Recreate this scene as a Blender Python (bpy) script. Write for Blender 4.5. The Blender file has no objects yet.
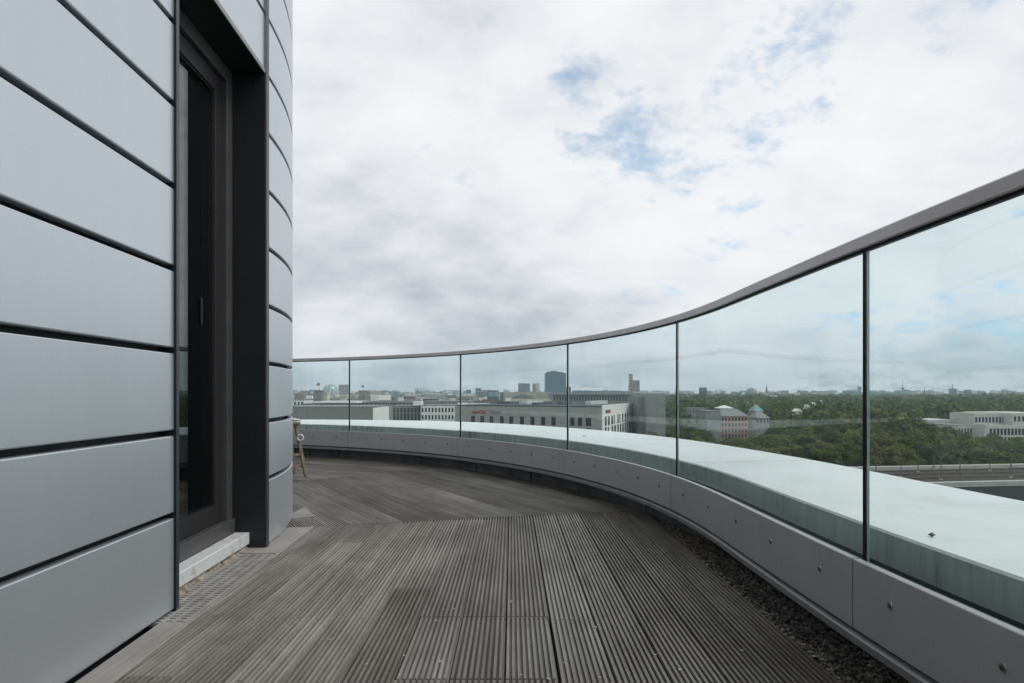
import bpy, bmesh, math, random
import numpy as np
from mathutils import Vector
random.seed(7); rng = np.random.default_rng(7)
S = bpy.context.scene; COL = S.collection
R = math.radians
F, CX, HY, CAMZ = 682.667, 512.0, 393.0, 0.75      # lens in pixels, horizon row and eye height of the photo

# ------------------------------------------------------------------ camera
cd = bpy.data.cameras.new('camera'); cam = bpy.data.objects.new('camera', cd); COL.objects.link(cam)
cam.location = (0, 0, CAMZ); cam.rotation_euler = (R(90), 0, 0)
cd.sensor_width = 36; cd.lens = 24.0; cd.shift_y = (HY-341.5)/1024; cd.clip_start = .05; cd.clip_end = 30000
S.camera = cam

# ------------------------------------------------------------------ world
SUN_EL, SUN_AZ = 50.0, 105.0                       # azimuth measured clockwise from +Y
def sun_dir(): return Vector((math.sin(R(SUN_AZ))*math.cos(R(SUN_EL)), math.cos(R(SUN_AZ))*math.cos(R(SUN_EL)), math.sin(R(SUN_EL))))
class NT:
    def __init__(s, tree): s.t = tree; s.n = tree.nodes; s.l = tree.links
    def add(s, typ, inp=None, **kw):
        nd = s.n.new(typ)
        for k, v in kw.items(): setattr(nd, k, v)
        for k, v in (inp or {}).items():
            if hasattr(v, 'is_output') or hasattr(v, 'links'): s.l.new(v, nd.inputs[k])
            else: nd.inputs[k].default_value = v
        return nd
    def m(s, op, a, b=0.0, c=0.0, clamp=False):
        nd = s.n.new('ShaderNodeMath'); nd.operation = op; nd.use_clamp = clamp
        for i, v in enumerate((a, b, c)):
            if hasattr(v, 'links'): s.l.new(v, nd.inputs[i])
            else: nd.inputs[i].default_value = v
        return nd.outputs[0]
    def vm(s, op, a, b=None):
        nd = s.n.new('ShaderNodeVectorMath'); nd.operation = op
        for i, v in enumerate((a, b)):
            if v is None: continue
            if hasattr(v, 'links'): s.l.new(v, nd.inputs[i])
            else: nd.inputs[i].default_value = v
        return nd.outputs['Value'] if op in ('DOT_PRODUCT', 'LENGTH') else nd.outputs['Vector']
    def noise(s, vec, scale, detail=5, rough=.5, dist=0.0, lac=2.0, out='Fac'):
        nd = s.add('ShaderNodeTexNoise', {'Vector': vec, 'Scale': scale, 'Detail': detail, 'Roughness': rough, 'Distortion': dist, 'Lacunarity': lac})
        return nd.outputs[out]
    def ramp(s, fac, stops, interp='LINEAR'):
        nd = s.n.new('ShaderNodeValToRGB'); cr = nd.color_ramp; cr.interpolation = interp
        while len(cr.elements) < len(stops): cr.elements.new(.5)
        for e, (p, c) in zip(cr.elements, stops): e.position = p; e.color = c if len(c) == 4 else (*c, 1)
        s.l.new(fac, nd.inputs[0]); return nd.outputs[0]
    def mix(s, fac, a, b, blend='MIX'):
        nd = s.n.new('ShaderNodeMix'); nd.data_type = 'RGBA'; nd.blend_type = blend
        for sock, v in ((nd.inputs[0], fac), (nd.inputs[6], a), (nd.inputs[7], b)):
            if hasattr(v, 'links'): s.l.new(v, sock)
            else: sock.default_value = v if not isinstance(v, tuple) or len(v) == 4 else (*v, 1)
        return nd.outputs[2]
    def smooth(s, x, a, b, lo=0.0, hi=1.0):
        nd = s.n.new('ShaderNodeMapRange'); nd.interpolation_type = 'SMOOTHSTEP'
        s.l.new(x, nd.inputs[0]); nd.inputs[1].default_value = a; nd.inputs[2].default_value = b
        nd.inputs[3].default_value = lo; nd.inputs[4].default_value = hi
        return nd.outputs[0]
def pixdir(x, y):
    v = Vector((x-CX, F, HY-y)); v.normalize(); return tuple(v)

W = bpy.data.worlds.new('World'); S.world = W; W.use_nodes = True
t = NT(W.node_tree); t.n.clear()
sky = t.add('ShaderNodeTexSky', sky_type='NISHITA', sun_disc=False, sun_elevation=R(SUN_EL), sun_rotation=R(SUN_AZ), altitude=50, air_density=1.0, dust_density=1.5, ozone_density=1.0)
d = t.add('ShaderNodeTexCoord').outputs['Generated']
sep = t.add('ShaderNodeSeparateXYZ', {0: d})
zz_ = t.m('MULTIPLY', t.m('ADD', t.m('MAXIMUM', sep.outputs[2], 0.0), .36), .62)
p = t.add('ShaderNodeCombineXYZ', {0: t.m('DIVIDE', sep.outputs[0], zz_), 1: t.m('DIVIDE', sep.outputs[1], zz_), 2: 0.0}).outputs[0]
def near(px, py, w):                                # soft bump round a direction of the sky
    return t.smooth(t.vm('DOT_PRODUCT', d, pixdir(px, py)), math.cos(w), 1.0)
big = t.noise(p, 1.1, 6, .55, .3)
puff = t.noise(t.vm('ADD', p, (2.2, 6.3, .7)), 2.3, 8, .55, .12)
fine = t.noise(t.vm('ADD', p, (3.1, 1.7, .4)), 4.2, 9, .62, .25)
wisp = t.noise(t.vm('ADD', p, (9.1, 4.7, .4)), 10.0, 6, .62, .2)
cov = t.m('ADD', t.m('MULTIPLY', big, .34), t.m('ADD', t.m('MULTIPLY', fine, .46), t.m('MULTIPLY', wisp, .34)))
thin = t.m('ADD', t.m('MULTIPLY', near(590, 110, .11), .088), t.m('MULTIPLY', near(655, 165, .12), .092))
thin = t.m('ADD', thin, t.m('MULTIPLY', near(785, 75, .13), .090))
thin = t.m('ADD', thin, t.m('MULTIPLY', near(960, 35, .09), .05))
low = t.smooth(sep.outputs[2], .34, .10)             # broken cloud with blue gaps low over the horizon to the right
east = t.smooth(sep.outputs[0], .10, .42)
thin = t.m('ADD', thin, t.m('MULTIPLY', t.m('MULTIPLY', low, east), .085))
cover = t.smooth(t.m('SUBTRACT', cov, thin), .345, .50, .22, 1.0)
shade = t.noise(t.vm('ADD', p, (5.3, 8.1, 2.4)), .9, 7, .55, .1)
grey = t.m('ADD', t.m('MULTIPLY', near(330, 280, .32), .085), t.m('MULTIPLY', near(500, 330, .24), .05))
grey = t.m('ADD', grey, t.m('MULTIPLY', t.smooth(sep.outputs[2], .16, .02), .05))
lum = t.m('SUBTRACT', t.m('ADD', t.m('MULTIPLY', shade, .42), t.m('ADD', t.m('MULTIPLY', puff, .55), t.m('MULTIPLY', fine, .10))), grey)
lum = t.m('SUBTRACT', t.m('MULTIPLY', t.m('ADD', lum, t.m('MULTIPLY', near(900, 120, .5), .04)), 1.85), .475)
cl = t.ramp(lum, [(0.08, (4.8, 5.2, 5.7)), (.25, (6.3, 6.65, 7.1)), (.42, (7.9, 8.1, 8.5)), (.55, (8.8, 8.9, 9.2)), (.75, (9.5, 9.55, 9.7))])
skyc = t.mix(1.0, sky.outputs[0], t.mix(t.smooth(sep.outputs[2], .04, .32), (1.25, 1.62, 2.15, 1), (1.95, 2.05, 1.85, 1)), 'MULTIPLY')
wcol = t.mix(cover, skyc, cl)
bg = t.add('ShaderNodeBackground', {'Color': wcol, 'Strength': .1})
t.l.new(bg.outputs[0], t.add('ShaderNodeOutputWorld').inputs[0])

sd = bpy.data.lights.new('sun', 'SUN'); sun = bpy.data.objects.new('sun', sd); COL.objects.link(sun)
sd.energy = 1.45; sd.angle = R(22); sd.color = (1, .96, .9)
sun.rotation_euler = (-sun_dir()).to_track_quat('-Z', 'Y').to_euler()

S.view_settings.view_transform = 'Standard'; S.view_settings.look = 'None'
S.view_settings.exposure = 0; S.view_settings.gamma = 1; S.view_settings.use_curve_mapping = False
S.render.engine = 'CYCLES'
S.cycles.use_denoising = True
S.cycles.max_bounces = 10; S.cycles.transparent_max_bounces = 24; S.cycles.volume_bounces = 1
S.cycles.caustics_reflective = False; S.cycles.caustics_refractive = False

# ------------------------------------------------------------------ materials
def mat(name):
    m = bpy.data.materials.new(name); m.use_nodes = True; n = NT(m.node_tree); n.n.clear()
    out = n.add('ShaderNodeOutputMaterial'); return m, n, out
def pbsdf(n, out, col, rough=.6, metal=0.0, bump=None, bs=.2, bd=.01, spec=.5):
    b = n.add('ShaderNodeBsdfPrincipled', {'Base Color': col, 'Roughness': rough, 'Metallic': metal, 'Specular IOR Level': spec})
    if bump is not None:
        bp = n.add('ShaderNodeBump', {'Strength': bs, 'Distance': bd, 'Height': bump}); n.l.new(bp.outputs[0], b.inputs['Normal'])
    n.l.new(b.outputs[0], out.inputs[0]); return b
def simple(name, col, rough=.6, metal=0.0, var=.15, scale=3.0, spec=.5, bump=0.0):
    m, n, out = mat(name); c = n.add('ShaderNodeTexCoord').outputs['Object']
    nz = n.noise(c, scale, 5, .6)
    lo = tuple(v*(1-var) for v in col); hi = tuple(min(1, v*(1+var)) for v in col)
    pbsdf(n, out, n.ramp(nz, [(.3, lo), (.7, hi)]), rough, metal, nz if bump else None, bump, .01, spec); return m
M = {}
# painted metallic cladding of the building
m, n, out = mat('silver_cladding'); c = n.add('ShaderNodeTexCoord').outputs['Object']
stre = n.noise(n.vm('MULTIPLY', c, (14, 14, .7)), 1.0, 5, .6); blot = n.noise(c, 1.6, 4, .5)
mixn = n.m('ADD', n.m('MULTIPLY', stre, .5), n.m('MULTIPLY', blot, .5))
pbsdf(n, out, n.ramp(mixn, [(.3, (.57, .615, .652)), (.7, (.61, .655, .692))]), n.m('ADD', .33, n.m('MULTIPLY', blot, .10)), .68, n.m('ADD', n.m('MULTIPLY', n.noise(c, 1.1, 3, .45), 1.0), n.m('MULTIPLY', n.noise(c, 700, 2, .5), .012)), .22, .010)
M['clad'] = m
M['anthracite'] = simple('anthracite_metal', (.018, .022, .026), .42, .2, .12, 4)
M['trim'] = simple('corner_trim_metal', (.055, .064, .074), .40, .45, .1, 6)
M['backing'] = simple('grey_backing', (.045, .045, .047), .7, 0, .2, 4)
M['black'] = simple('dark_backing', (.012, .012, .013), .8, 0, .2, 4)
M['frame'] = simple('taupe_door_frame', (.036, .035, .038), .42, .3, .1, 6)
M['frame_pale'] = simple('grey_door_frame', (.085, .083, .085), .45, .2, .12, 9)
M['room'] = simple('dim_room_plaster', (.06, .062, .06), .8)
M['handle'] = simple('dark_handle_metal', (.012, .016, .015), .6, .2)
# sill: pale metal with dirt
m, n, out = mat('pale_sill'); c = n.add('ShaderNodeTexCoord').outputs['Object']
dn = n.noise(c, 14, 8, .7); d2 = n.noise(c, 60, 4, .7)
pbsdf(n, out, n.mix(n.smooth(n.m('ADD', n.m('MULTIPLY', dn, .7), n.m('MULTIPLY', d2, .3)), .5, .66), (.66, .68, .68), (.42, .39, .35)), .5, 0, d2, .1, .002); M['sill'] = m
m, n, out = mat('crumbling_mortar'); c = n.add('ShaderNodeTexCoord').outputs['Object']
dn = n.noise(c, 22, 8, .7)
pbsdf(n, out, n.ramp(dn, [(.35, (.10, .08, .06)), (.5, (.36, .31, .24)), (.7, (.5, .46, .38))]), .9, 0, dn, .9, .02); M['mortar'] = m
M['grate'] = simple('galvanised_grate', (.38, .37, .36), .55, .35, .25, 18)
# weathered grooved decking
m, n, out = mat('weathered_decking')
uv = n.add('ShaderNodeUVMap', uv_map='uv').outputs[0]; geo = n.add('ShaderNodeNewGeometry')
g1 = n.noise(n.vm('MULTIPLY', uv, (260, 5, 1)), 1.0, 6, .65); g2 = n.noise(n.vm('MULTIPLY', uv, (3, 1.3, 1)), 1.0, 6, .6, .4)
g3 = n.noise(n.vm('MULTIPLY', uv, (62, .9, 1)), 1.0, 3, .6); g4 = n.noise(n.vm('MULTIPLY', uv, (45, 45, 1)), 1.0, 6, .75)
v = n.m('ADD', n.m('MULTIPLY', g1, .22), n.m('ADD', n.m('MULTIPLY', g3, .34), n.m('MULTIPLY', g2, .44)))
v = n.m('ADD', v, n.m('MULTIPLY', n.m('SUBTRACT', geo.outputs['Random Per Island'], .5), .15))
v = n.m('ADD', v, n.m('MULTIPLY', n.m('SUBTRACT', g4, .5), .13))
col = n.ramp(v, [(.30, (.068, .059, .049)), (.45, (.145, .132, .118)), (.56, (.232, .218, .20)), (.70, (.40, .386, .362))])
hue = n.m('FRACT', n.m('MULTIPLY', geo.outputs['Random Per Island'], 7.31))
col = n.mix(n.m('MULTIPLY', hue, .14), col, n.mix(1.0, col, (1.06, .93, .78, 1), 'MULTIPLY'))
stain = n.smooth(n.noise(n.vm('MULTIPLY', uv, (2.2, 1.1, 1)), 1.0, 7, .7, .8), .56, .72)
col = n.mix(n.m('MULTIPLY', stain, .5), col, (.085, .070, .052))
pbsdf(n, out, col, n.m('ADD', .55, n.m('MULTIPLY', g2, .2)), 0, g1, .35, .002, .35); M['deck'] = m
m, n, out = mat('smooth_edge_board')
uv = n.add('ShaderNodeUVMap', uv_map='uv').outputs[0]
g1 = n.noise(n.vm('MULTIPLY', uv, (120, 4, 1)), 1.0, 6, .65); g2 = n.noise(n.vm('MULTIPLY', uv, (4, 2, 1)), 1.0, 6, .65, .5)
pbsdf(n, out, n.ramp(n.m('ADD', n.m('MULTIPLY', g1, .4), n.m('MULTIPLY', g2, .6)), [(.33, (.16, .145, .13)), (.6, (.33, .315, .295))]), .65, 0, g1, .3, .002, .3); M['edge'] = m
M['screw'] = simple('dull_screw_metal', (.10, .095, .09), .5, .5, .2, 60)
M['washer'] = simple('worn_washer_metal', (.30, .30, .30), .42, .6, .25, 90)
# parapet cladding
m, n, out = mat('grey_parapet_panel'); c = n.add('ShaderNodeTexCoord').outputs['Object']
b1 = n.noise(c, 2.3, 6, .6); st = n.noise(n.vm('MULTIPLY', c, (30, 30, 2)), 1.0, 4, .6); sp = n.noise(c, 70, 4, .7)
vv = n.m('ADD', n.m('MULTIPLY', b1, .5), n.m('ADD', n.m('MULTIPLY', st, .3), n.m('MULTIPLY', sp, .2)))
pbsdf(n, out, n.ramp(vv, [(.35, (.42, .415, .428)), (.65, (.51, .505, .518))]), n.m('ADD', .42, n.m('MULTIPLY', st, .16)), .25, sp, .05, .001); M['panel'] = m
M['strip'] = simple('parapet_drip_profile', (.27, .27, .28), .42, .35, .12, 8)
M['kick'] = simple('dark_kick_plate', (.16, .16, .168), .6, .1, .35, 5)
# coping: pale metal, grimy front edge
m, n, out = mat('pale_coping'); c = n.add('ShaderNodeTexCoord').outputs['Object']; geo = n.add('ShaderNodeNewGeometry')
b1 = n.noise(c, 3.0, 7, .62, .3); b2 = n.noise(c, 40, 5, .7)
topc = n.ramp(n.m('ADD', n.m('MULTIPLY', b1, .8), n.m('MULTIPLY', b2, .2)), [(.30, (.70, .715, .70)), (.45, (.82, .83, .82)), (.6, (.87, .875, .87))])
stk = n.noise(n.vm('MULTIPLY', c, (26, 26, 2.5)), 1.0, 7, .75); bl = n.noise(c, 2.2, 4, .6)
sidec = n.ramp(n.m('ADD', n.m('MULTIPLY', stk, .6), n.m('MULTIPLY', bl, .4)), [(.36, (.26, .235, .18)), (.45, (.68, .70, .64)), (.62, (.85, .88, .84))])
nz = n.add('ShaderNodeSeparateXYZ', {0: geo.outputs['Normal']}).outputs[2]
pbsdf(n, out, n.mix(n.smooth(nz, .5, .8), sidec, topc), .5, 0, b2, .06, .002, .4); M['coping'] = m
M['rail'] = simple('taupe_handrail', (.60, .57, .575), .42, .35, .08, 7)
M['joint'] = simple('black_glazing_joint', (.008, .009, .009), .7, 0, .1, 5, .2)
M['jointedge'] = simple('pale_glass_edge', (.36, .43, .43), .25, 0, .15, 20)
def glass(name, tint, boost=1.0):
    m, n, out = mat(name); geo = n.add('ShaderNodeNewGeometry')
    cs = n.m('ABSOLUTE', n.vm('DOT_PRODUCT', geo.outputs['Normal'], geo.outputs['Incoming']))
    fr = n.m('ADD', .034*boost, n.m('MULTIPLY', n.m('POWER', n.m('SUBTRACT', 1.0, cs), 5.0), .40*(1.6 if boost > 1 else 1)), clamp=True)
    smear = n.noise(n.vm('MULTIPLY', n.add('ShaderNodeTexCoord').outputs['Object'], (5, 5, 1.0)), 1.0, 6, .65)
    tcol = n.mix(n.smooth(smear, .4, .75), tint, tuple(x*.985 for x in tint))
    tr = n.add('ShaderNodeBsdfTransparent', {'Color': tcol}); gl = n.add('ShaderNodeBsdfGlossy', {'Color': (1, 1, 1, 1), 'Roughness': 0.0})
    mx = n.add('ShaderNodeMixShader', {0: fr}); n.l.new(tr.outputs[0], mx.inputs[1]); n.l.new(gl.outputs[0], mx.inputs[2])
    n.l.new(mx.outputs[0], out.inputs[0]); return m
M['glass'] = glass('tinted_balustrade_glass', (.895, .95, .952))
M['doorglass'] = glass('door_glass', (.72, .76, .75), 2.3)
# gravel
m, n, out = mat('roof_gravel'); c = n.add('ShaderNodeTexCoord').outputs['Object']
geo = n.add('ShaderNodeNewGeometry')
pbsdf(n, out, n.ramp(geo.outputs['Random Per Island'], [(0, (.12, .112, .104)), (.5, (.26, .245, .225)), (.85, (.38, .355, .32)), (1, (.5, .46, .40))]), .85); M['gravel'] = m
M['leaf'] = simple('dry_leaf', (.30, .24, .15), .8, 0, .5, 40)
M['fleck'] = simple('pale_leaf_fleck', (.50, .47, .40), .8, 0, .4, 40)
M['wood'] = simple('raw_stool_wood', (.21, .175, .125), .7, 0, .35, 20)
M['cloth'] = simple('white_cotton', (.72, .70, .68), .9, 0, .12, 15)
M['pinkcloth'] = simple('pinkish_cloth', (.62, .45, .42), .9, 0, .15, 15)

# ------------------------------------------------------------------ mesh helpers
class MB:
    def __init__(s): s.v = []; s.f = []; s.mi = []; s.uv = []
    def add(s, verts, faces, mi=0, uv=None):
        b = len(s.v); s.v += [tuple(v) for v in verts]; s.f += [tuple(b+i for i in f) for f in faces]; s.mi += [mi]*len(faces)
        s.uv += uv if uv else [(0, 0)]*len(verts)
    def box(s, a, b, mi=0):
        x0, y0, z0 = a; x1, y1, z1 = b
        s.add([(x0,y0,z0),(x1,y0,z0),(x1,y1,z0),(x0,y1,z0),(x0,y0,z1),(x1,y0,z1),(x1,y1,z1),(x0,y1,z1)],
              [(0,3,2,1),(4,5,6,7),(0,1,5,4),(1,2,6,5),(2,3,7,6),(3,0,4,7)], mi)
    def obox(s, o, ex, ey, ez, mi=0):                # box from a corner and three edge vectors
        o, ex, ey, ez = map(Vector, (o, ex, ey, ez))
        P = [o, o+ex, o+ex+ey, o+ey, o+ez, o+ex+ez, o+ex+ey+ez, o+ey+ez]
        s.add(P, [(0,3,2,1),(4,5,6,7),(0,1,5,4),(1,2,6,5),(2,3,7,6),(3,0,4,7)], mi)
    def prism(s, fp, z0, z1, mi=0):
        k = len(fp)
        s.add([(x, y, z0) for x, y in fp]+[(x, y, z1) for x, y in fp],
              [tuple(range(k-1, -1, -1)), tuple(range(k, 2*k))]+[(i, (i+1) % k, k+(i+1) % k, k+i) for i in range(k)], mi)
    def tube(s, a, b, r0, r1=None, k=8, mi=0):
        a, b = Vector(a), Vector(b); r1 = r0 if r1 is None else r1
        w = (b-a).normalized(); u = w.orthogonal().normalized(); q = w.cross(u)
        P = [a+(u*math.cos(2*math.pi*i/k)+q*math.sin(2*math.pi*i/k))*r0 for i in range(k)]+[b+(u*math.cos(2*math.pi*i/k)+q*math.sin(2*math.pi*i/k))*r1 for i in range(k)]
        s.add(P, [tuple(range(k-1, -1, -1)), tuple(range(k, 2*k))]+[(i, (i+1) % k, k+(i+1) % k, k+i) for i in range(k)], mi)
    def build(s, name, mats, parent=None, bevel=0.0, smooth=False, recalc=False, seg=1):
        me = bpy.data.meshes.new(name); me.from_pydata(s.v, [], s.f)
        for x in (mats if isinstance(mats, (list, tuple)) else [mats]): me.materials.append(x)
        if any(s.mi): me.polygons.foreach_set('material_index', s.mi)
        if any(u != (0, 0) for u in s.uv):
            L = me.uv_layers.new(name='uv'); idx = np.zeros(len(me.loops), dtype=np.int32); me.loops.foreach_get('vertex_index', idx)
            L.data.foreach_set('uv', np.array(s.uv, dtype=np.float32)[idx].ravel())
        if recalc or bevel:
            bm = bmesh.new(); bm.from_mesh(me)
            bmesh.ops.recalc_face_normals(bm, faces=bm.faces)
            if bevel: bmesh.ops.bevel(bm, geom=[e for e in bm.edges if e.calc_face_angle(0) > .6], offset=bevel, segments=seg, affect='EDGES', clamp_overlap=True)
            bm.to_mesh(me); bm.free()
        if smooth: me.polygons.foreach_set('use_smooth', [True]*len(me.polygons))
        me.update(); o = bpy.data.objects.new(name, me); COL.objects.link(o)
        if parent: o.parent = parent; o.matrix_parent_inverse = PINV.get(parent.name, I4)
        return o
from mathutils import Matrix
I4 = Matrix(); PINV = {}
def thing(name, label, cat, loc=(0, 0, 0), group=None):
    o = bpy.data.objects.new(name, None); COL.objects.link(o); o.location = loc; o.empty_display_size = .1
    PINV[o.name] = Matrix.Translation(-Vector(loc)); return tag(o, label, cat, group)
def tag(o, label, cat, group=None):
    o['label'] = label; o['category'] = cat
    if group: o['group'] = group
    return o
def kind(o, k): o['kind'] = k; return o

# ------------------------------------------------------------------ the two guiding curves
C = Vector((-4.70, 2.838)); RR = 5.596             # rail arc
def catmull(P, n=8):
    out = []
    for i in range(len(P)-1):
        p0, p1, p2, p3 = P[max(i-1, 0)], P[i], P[i+1], P[min(i+2, len(P)-1)]
        for k in range(n):
            u = k/n
            out.append(tuple(.5*(2*p1[j]+(p2[j]-p0[j])*u+(2*p0[j]-5*p1[j]+4*p2[j]-p3[j])*u*u+(3*p1[j]-p0[j]-3*p2[j]+p3[j])*u**3) for j in (0, 1)))
    return out+[tuple(P[-1])]
class Path:
    def __init__(s, pts):
        s.p = np.array(pts, float); s.s = np.r_[0, np.cumsum(np.hypot(*np.diff(s.p, axis=0).T))]
        tg = np.gradient(s.p, axis=0); tg /= np.linalg.norm(tg, axis=1)[:, None]; s.nr = np.c_[tg[:, 1], -tg[:, 0]]
    def at(s, u):
        return (np.array([np.interp(u, s.s, s.p[:, k]) for k in (0, 1)]), (lambda q: q/np.linalg.norm(q))(np.array([np.interp(u, s.s, s.nr[:, k]) for k in (0, 1)])))
    def proj(s, x, y):
        dense = np.linspace(0, s.s[-1], 6000); X = np.interp(dense, s.s, s.p[:, 0]); Y = np.interp(dense, s.s, s.p[:, 1])
        return dense[np.argmin((X-x)**2+(Y-y)**2)]
    def pos(s, u, off, z): q, nn = s.at(u); return (q[0]+nn[0]*off, q[1]+nn[1]*off, z)
near_pts = [(1.30, -4.5), (1.14, -2.2), (1.035, -.6), (.978, .3), (.932, 1.1), (.905, 1.75), (.8965, 2.45)]
arc = [(C.x+RR*math.cos(R(a)), C.y+RR*math.sin(R(a))) for a in np.arange(0, 126, 1.5)]
RAIL = Path(catmull(near_pts, 8)[:-1]+[near_pts[-1]]+arc)
WC, WR, W0 = Vector((-4.598, 3.197)), 3.40, (-1.2, 3.32)
wa0 = math.atan2(W0[1]-WC.y, W0[0]-WC.x)
WALL = Path([(-1.2+(3.32-y)*.0361, y) for y in np.linspace(-5.5, 3.32, 45)][:-1]+[(WC.x+WR*math.cos(a), WC.y+WR*math.sin(a)) for a in np.arange(wa0, wa0+R(150), R(1.5))])
def sweep(path, s0, s1, prof, step=.06, off=None, ss=None):
    """closed profile [(offset, z)] carried along a path, capped at both ends"""
    mb = MB(); k = len(prof)
    ss = np.linspace(s0, s1, max(2, int(math.ceil((s1-s0)/step))+1)) if ss is None else ss
    V = []
    for u in ss: V += [path.pos(u, o, z) for o, z in prof]
    Fc = []
    for i in range(len(ss)-1):
        for j in range(k): a, b = i*k+j, i*k+(j+1) % k; Fc.append((a, b, b+k, a+k))
    Fc += [tuple(range(k-1, -1, -1)), tuple(range((len(ss)-1)*k, len(ss)*k))]
    mb.add(V, Fc); return mb
def rect(o0, o1, z0, z1, b=0.0):
    if not b: return [(o0, z0), (o1, z0), (o1, z1), (o0, z1)]
    return [(o0, z0), (o1-b, z0), (o1, z0+b), (o1, z1-b), (o1-b, z1), (o0, z1)]
def gp(x, y, z):                                   # photo pixel on a level plane
    Y = (CAMZ-z)*F/(y-HY); return ((x-CX)/F*Y, Y)

# ------------------------------------------------------------------ large structure: ground and terrace slab
GZ = -32.0
m, n, out = mat('city_ground'); c = n.add('ShaderNodeTexCoord').outputs['Object']
g1 = n.noise(c, .012, 5, .6); g2 = n.noise(c, .15, 5, .6)
pbsdf(n, out, n.mix(n.smooth(g1, .42, .56), n.ramp(g2, [(.35, (.045, .06, .025)), (.65, (.075, .09, .04))]), n.ramp(g2, [(.35, (.10, .10, .098)), (.65, (.16, .155, .15))])), .9); M['ground'] = m
g = MB(); g.add([(-9000, -1500, GZ), (9000, -1500, GZ), (9000, 9000, GZ), (-9000, 9000, GZ)], [(0, 1, 2, 3)]); kind(g.build('ground', M['ground']), 'structure')

ZL = .385
outer_px = [(349, 420), (460, 421.8), (567, 428), (676, 438.5), (850, 467.5), (909, 480), (1024, 502.5)]
outer_pts = [gp(x, y, ZL) for x, y in outer_px][::-1]
outer_pts = [(2.25, -4.5), (2.1, -1.5), (1.93, .7)]+outer_pts+[(-3.9, 9.35), (-5.9, 9.6), (-8.2, 9.0)]
OUT = Path(catmull(outer_pts, 10))
# ledge outline pairs (inner on rail path, outer by nearest normal direction)
def outer_off(u):
    q, nn = RAIL.at(u)
    best = None
    d_ = OUT.p-q; along = d_@nn; side = np.abs(d_@np.array([-nn[1], nn[0]]))
    k = np.argsort(np.where(along > 0, side, 99))[:2]
    w = 1/(side[k]+1e-6); return float((along[k]*w).sum()/w.sum())
US = np.linspace(0, RAIL.s[-1]-.02, 120); OO = np.array([outer_off(u) for u in US])
OO = np.convolve(np.r_[[OO[0]]*4, OO, [OO[-1]]*4], np.ones(9)/9, 'valid')
def ooff(u): return float(np.interp(u, US, OO))
slab = MB()
V = []
for u in US:
    q, nn = RAIL.at(u); V += [(q[0]+nn[0]*(ooff(u)-.02), q[1]+nn[1]*(ooff(u)-.02)), ]
inner = [WALL.pos(u, -.8, 0)[:2] for u in np.linspace(0, WALL.s[-1], 70)]
fp = V+inner[::-1]
slab.prism(fp, -.42, -.062); so = slab.build('terrace_slab', simple('terrace_concrete', (.05, .05, .05), .9), recalc=True); kind(so, 'structure')

# ------------------------------------------------------------------ decking
def board(mb, t0, w, s0, s1, ang, zt=0.0, ridges=9, org=C, mi=0):
    l = Vector((math.cos(ang), math.sin(ang))); dv = Vector((-math.sin(ang), math.cos(ang)))
    gap = .0035; tt = t0+gap/2; ww = w-gap; pr = [(0, -.026), (0, -.0015)]
    pit = ww/ridges
    for r in range(ridges):
        a = r*pit; top = pit*.55
        pr += [(a+.0008, 0), (a+top, 0)]
        if r < ridges-1: pr += [(a+top+.0012, -.0105), (a+pit-.0007, -.0105)]
    pr += [(ww-pit+top+.0012, -.0105), (ww-.0012, -.0105), (ww, -.0125), (ww, -.026)]
    k = len(pr); V, U = [], []
    ns = 2
    for i in range(ns):
        s = s0+(s1-s0)*i/(ns-1)
        for o, z in pr:
            q = org+l*(tt+o)+dv*s; V.append((q.x, q.y, zt+z)); U.append((tt+o+ang*3.3, s+t0*17.3))
    Fc = [(j, j+k, j+1+k, j+1) for j in range(k-1)]+[tuple(range(k)), tuple(range(2*k-1, k-1, -1))]
    mb.add(V, Fc, mi, U)
def clip(o, co, no):
    bm = bmesh.new(); bm.from_mesh(o.data)
    bmesh.ops.bisect_plane(bm, geom=bm.verts[:]+bm.edges[:]+bm.faces[:], dist=1e-5, plane_co=co, plane_no=no, clear_outer=True)
    bm.to_mesh(o.data); bm.free()
BW = .146; T0 = 4.39
hx0, hx1, hy0, hy1 = T0+C.x, T0+C.x+3*BW, 1.79, 2.2857        # the hatch
A0 = R(15.6); deck_objs = []
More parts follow.
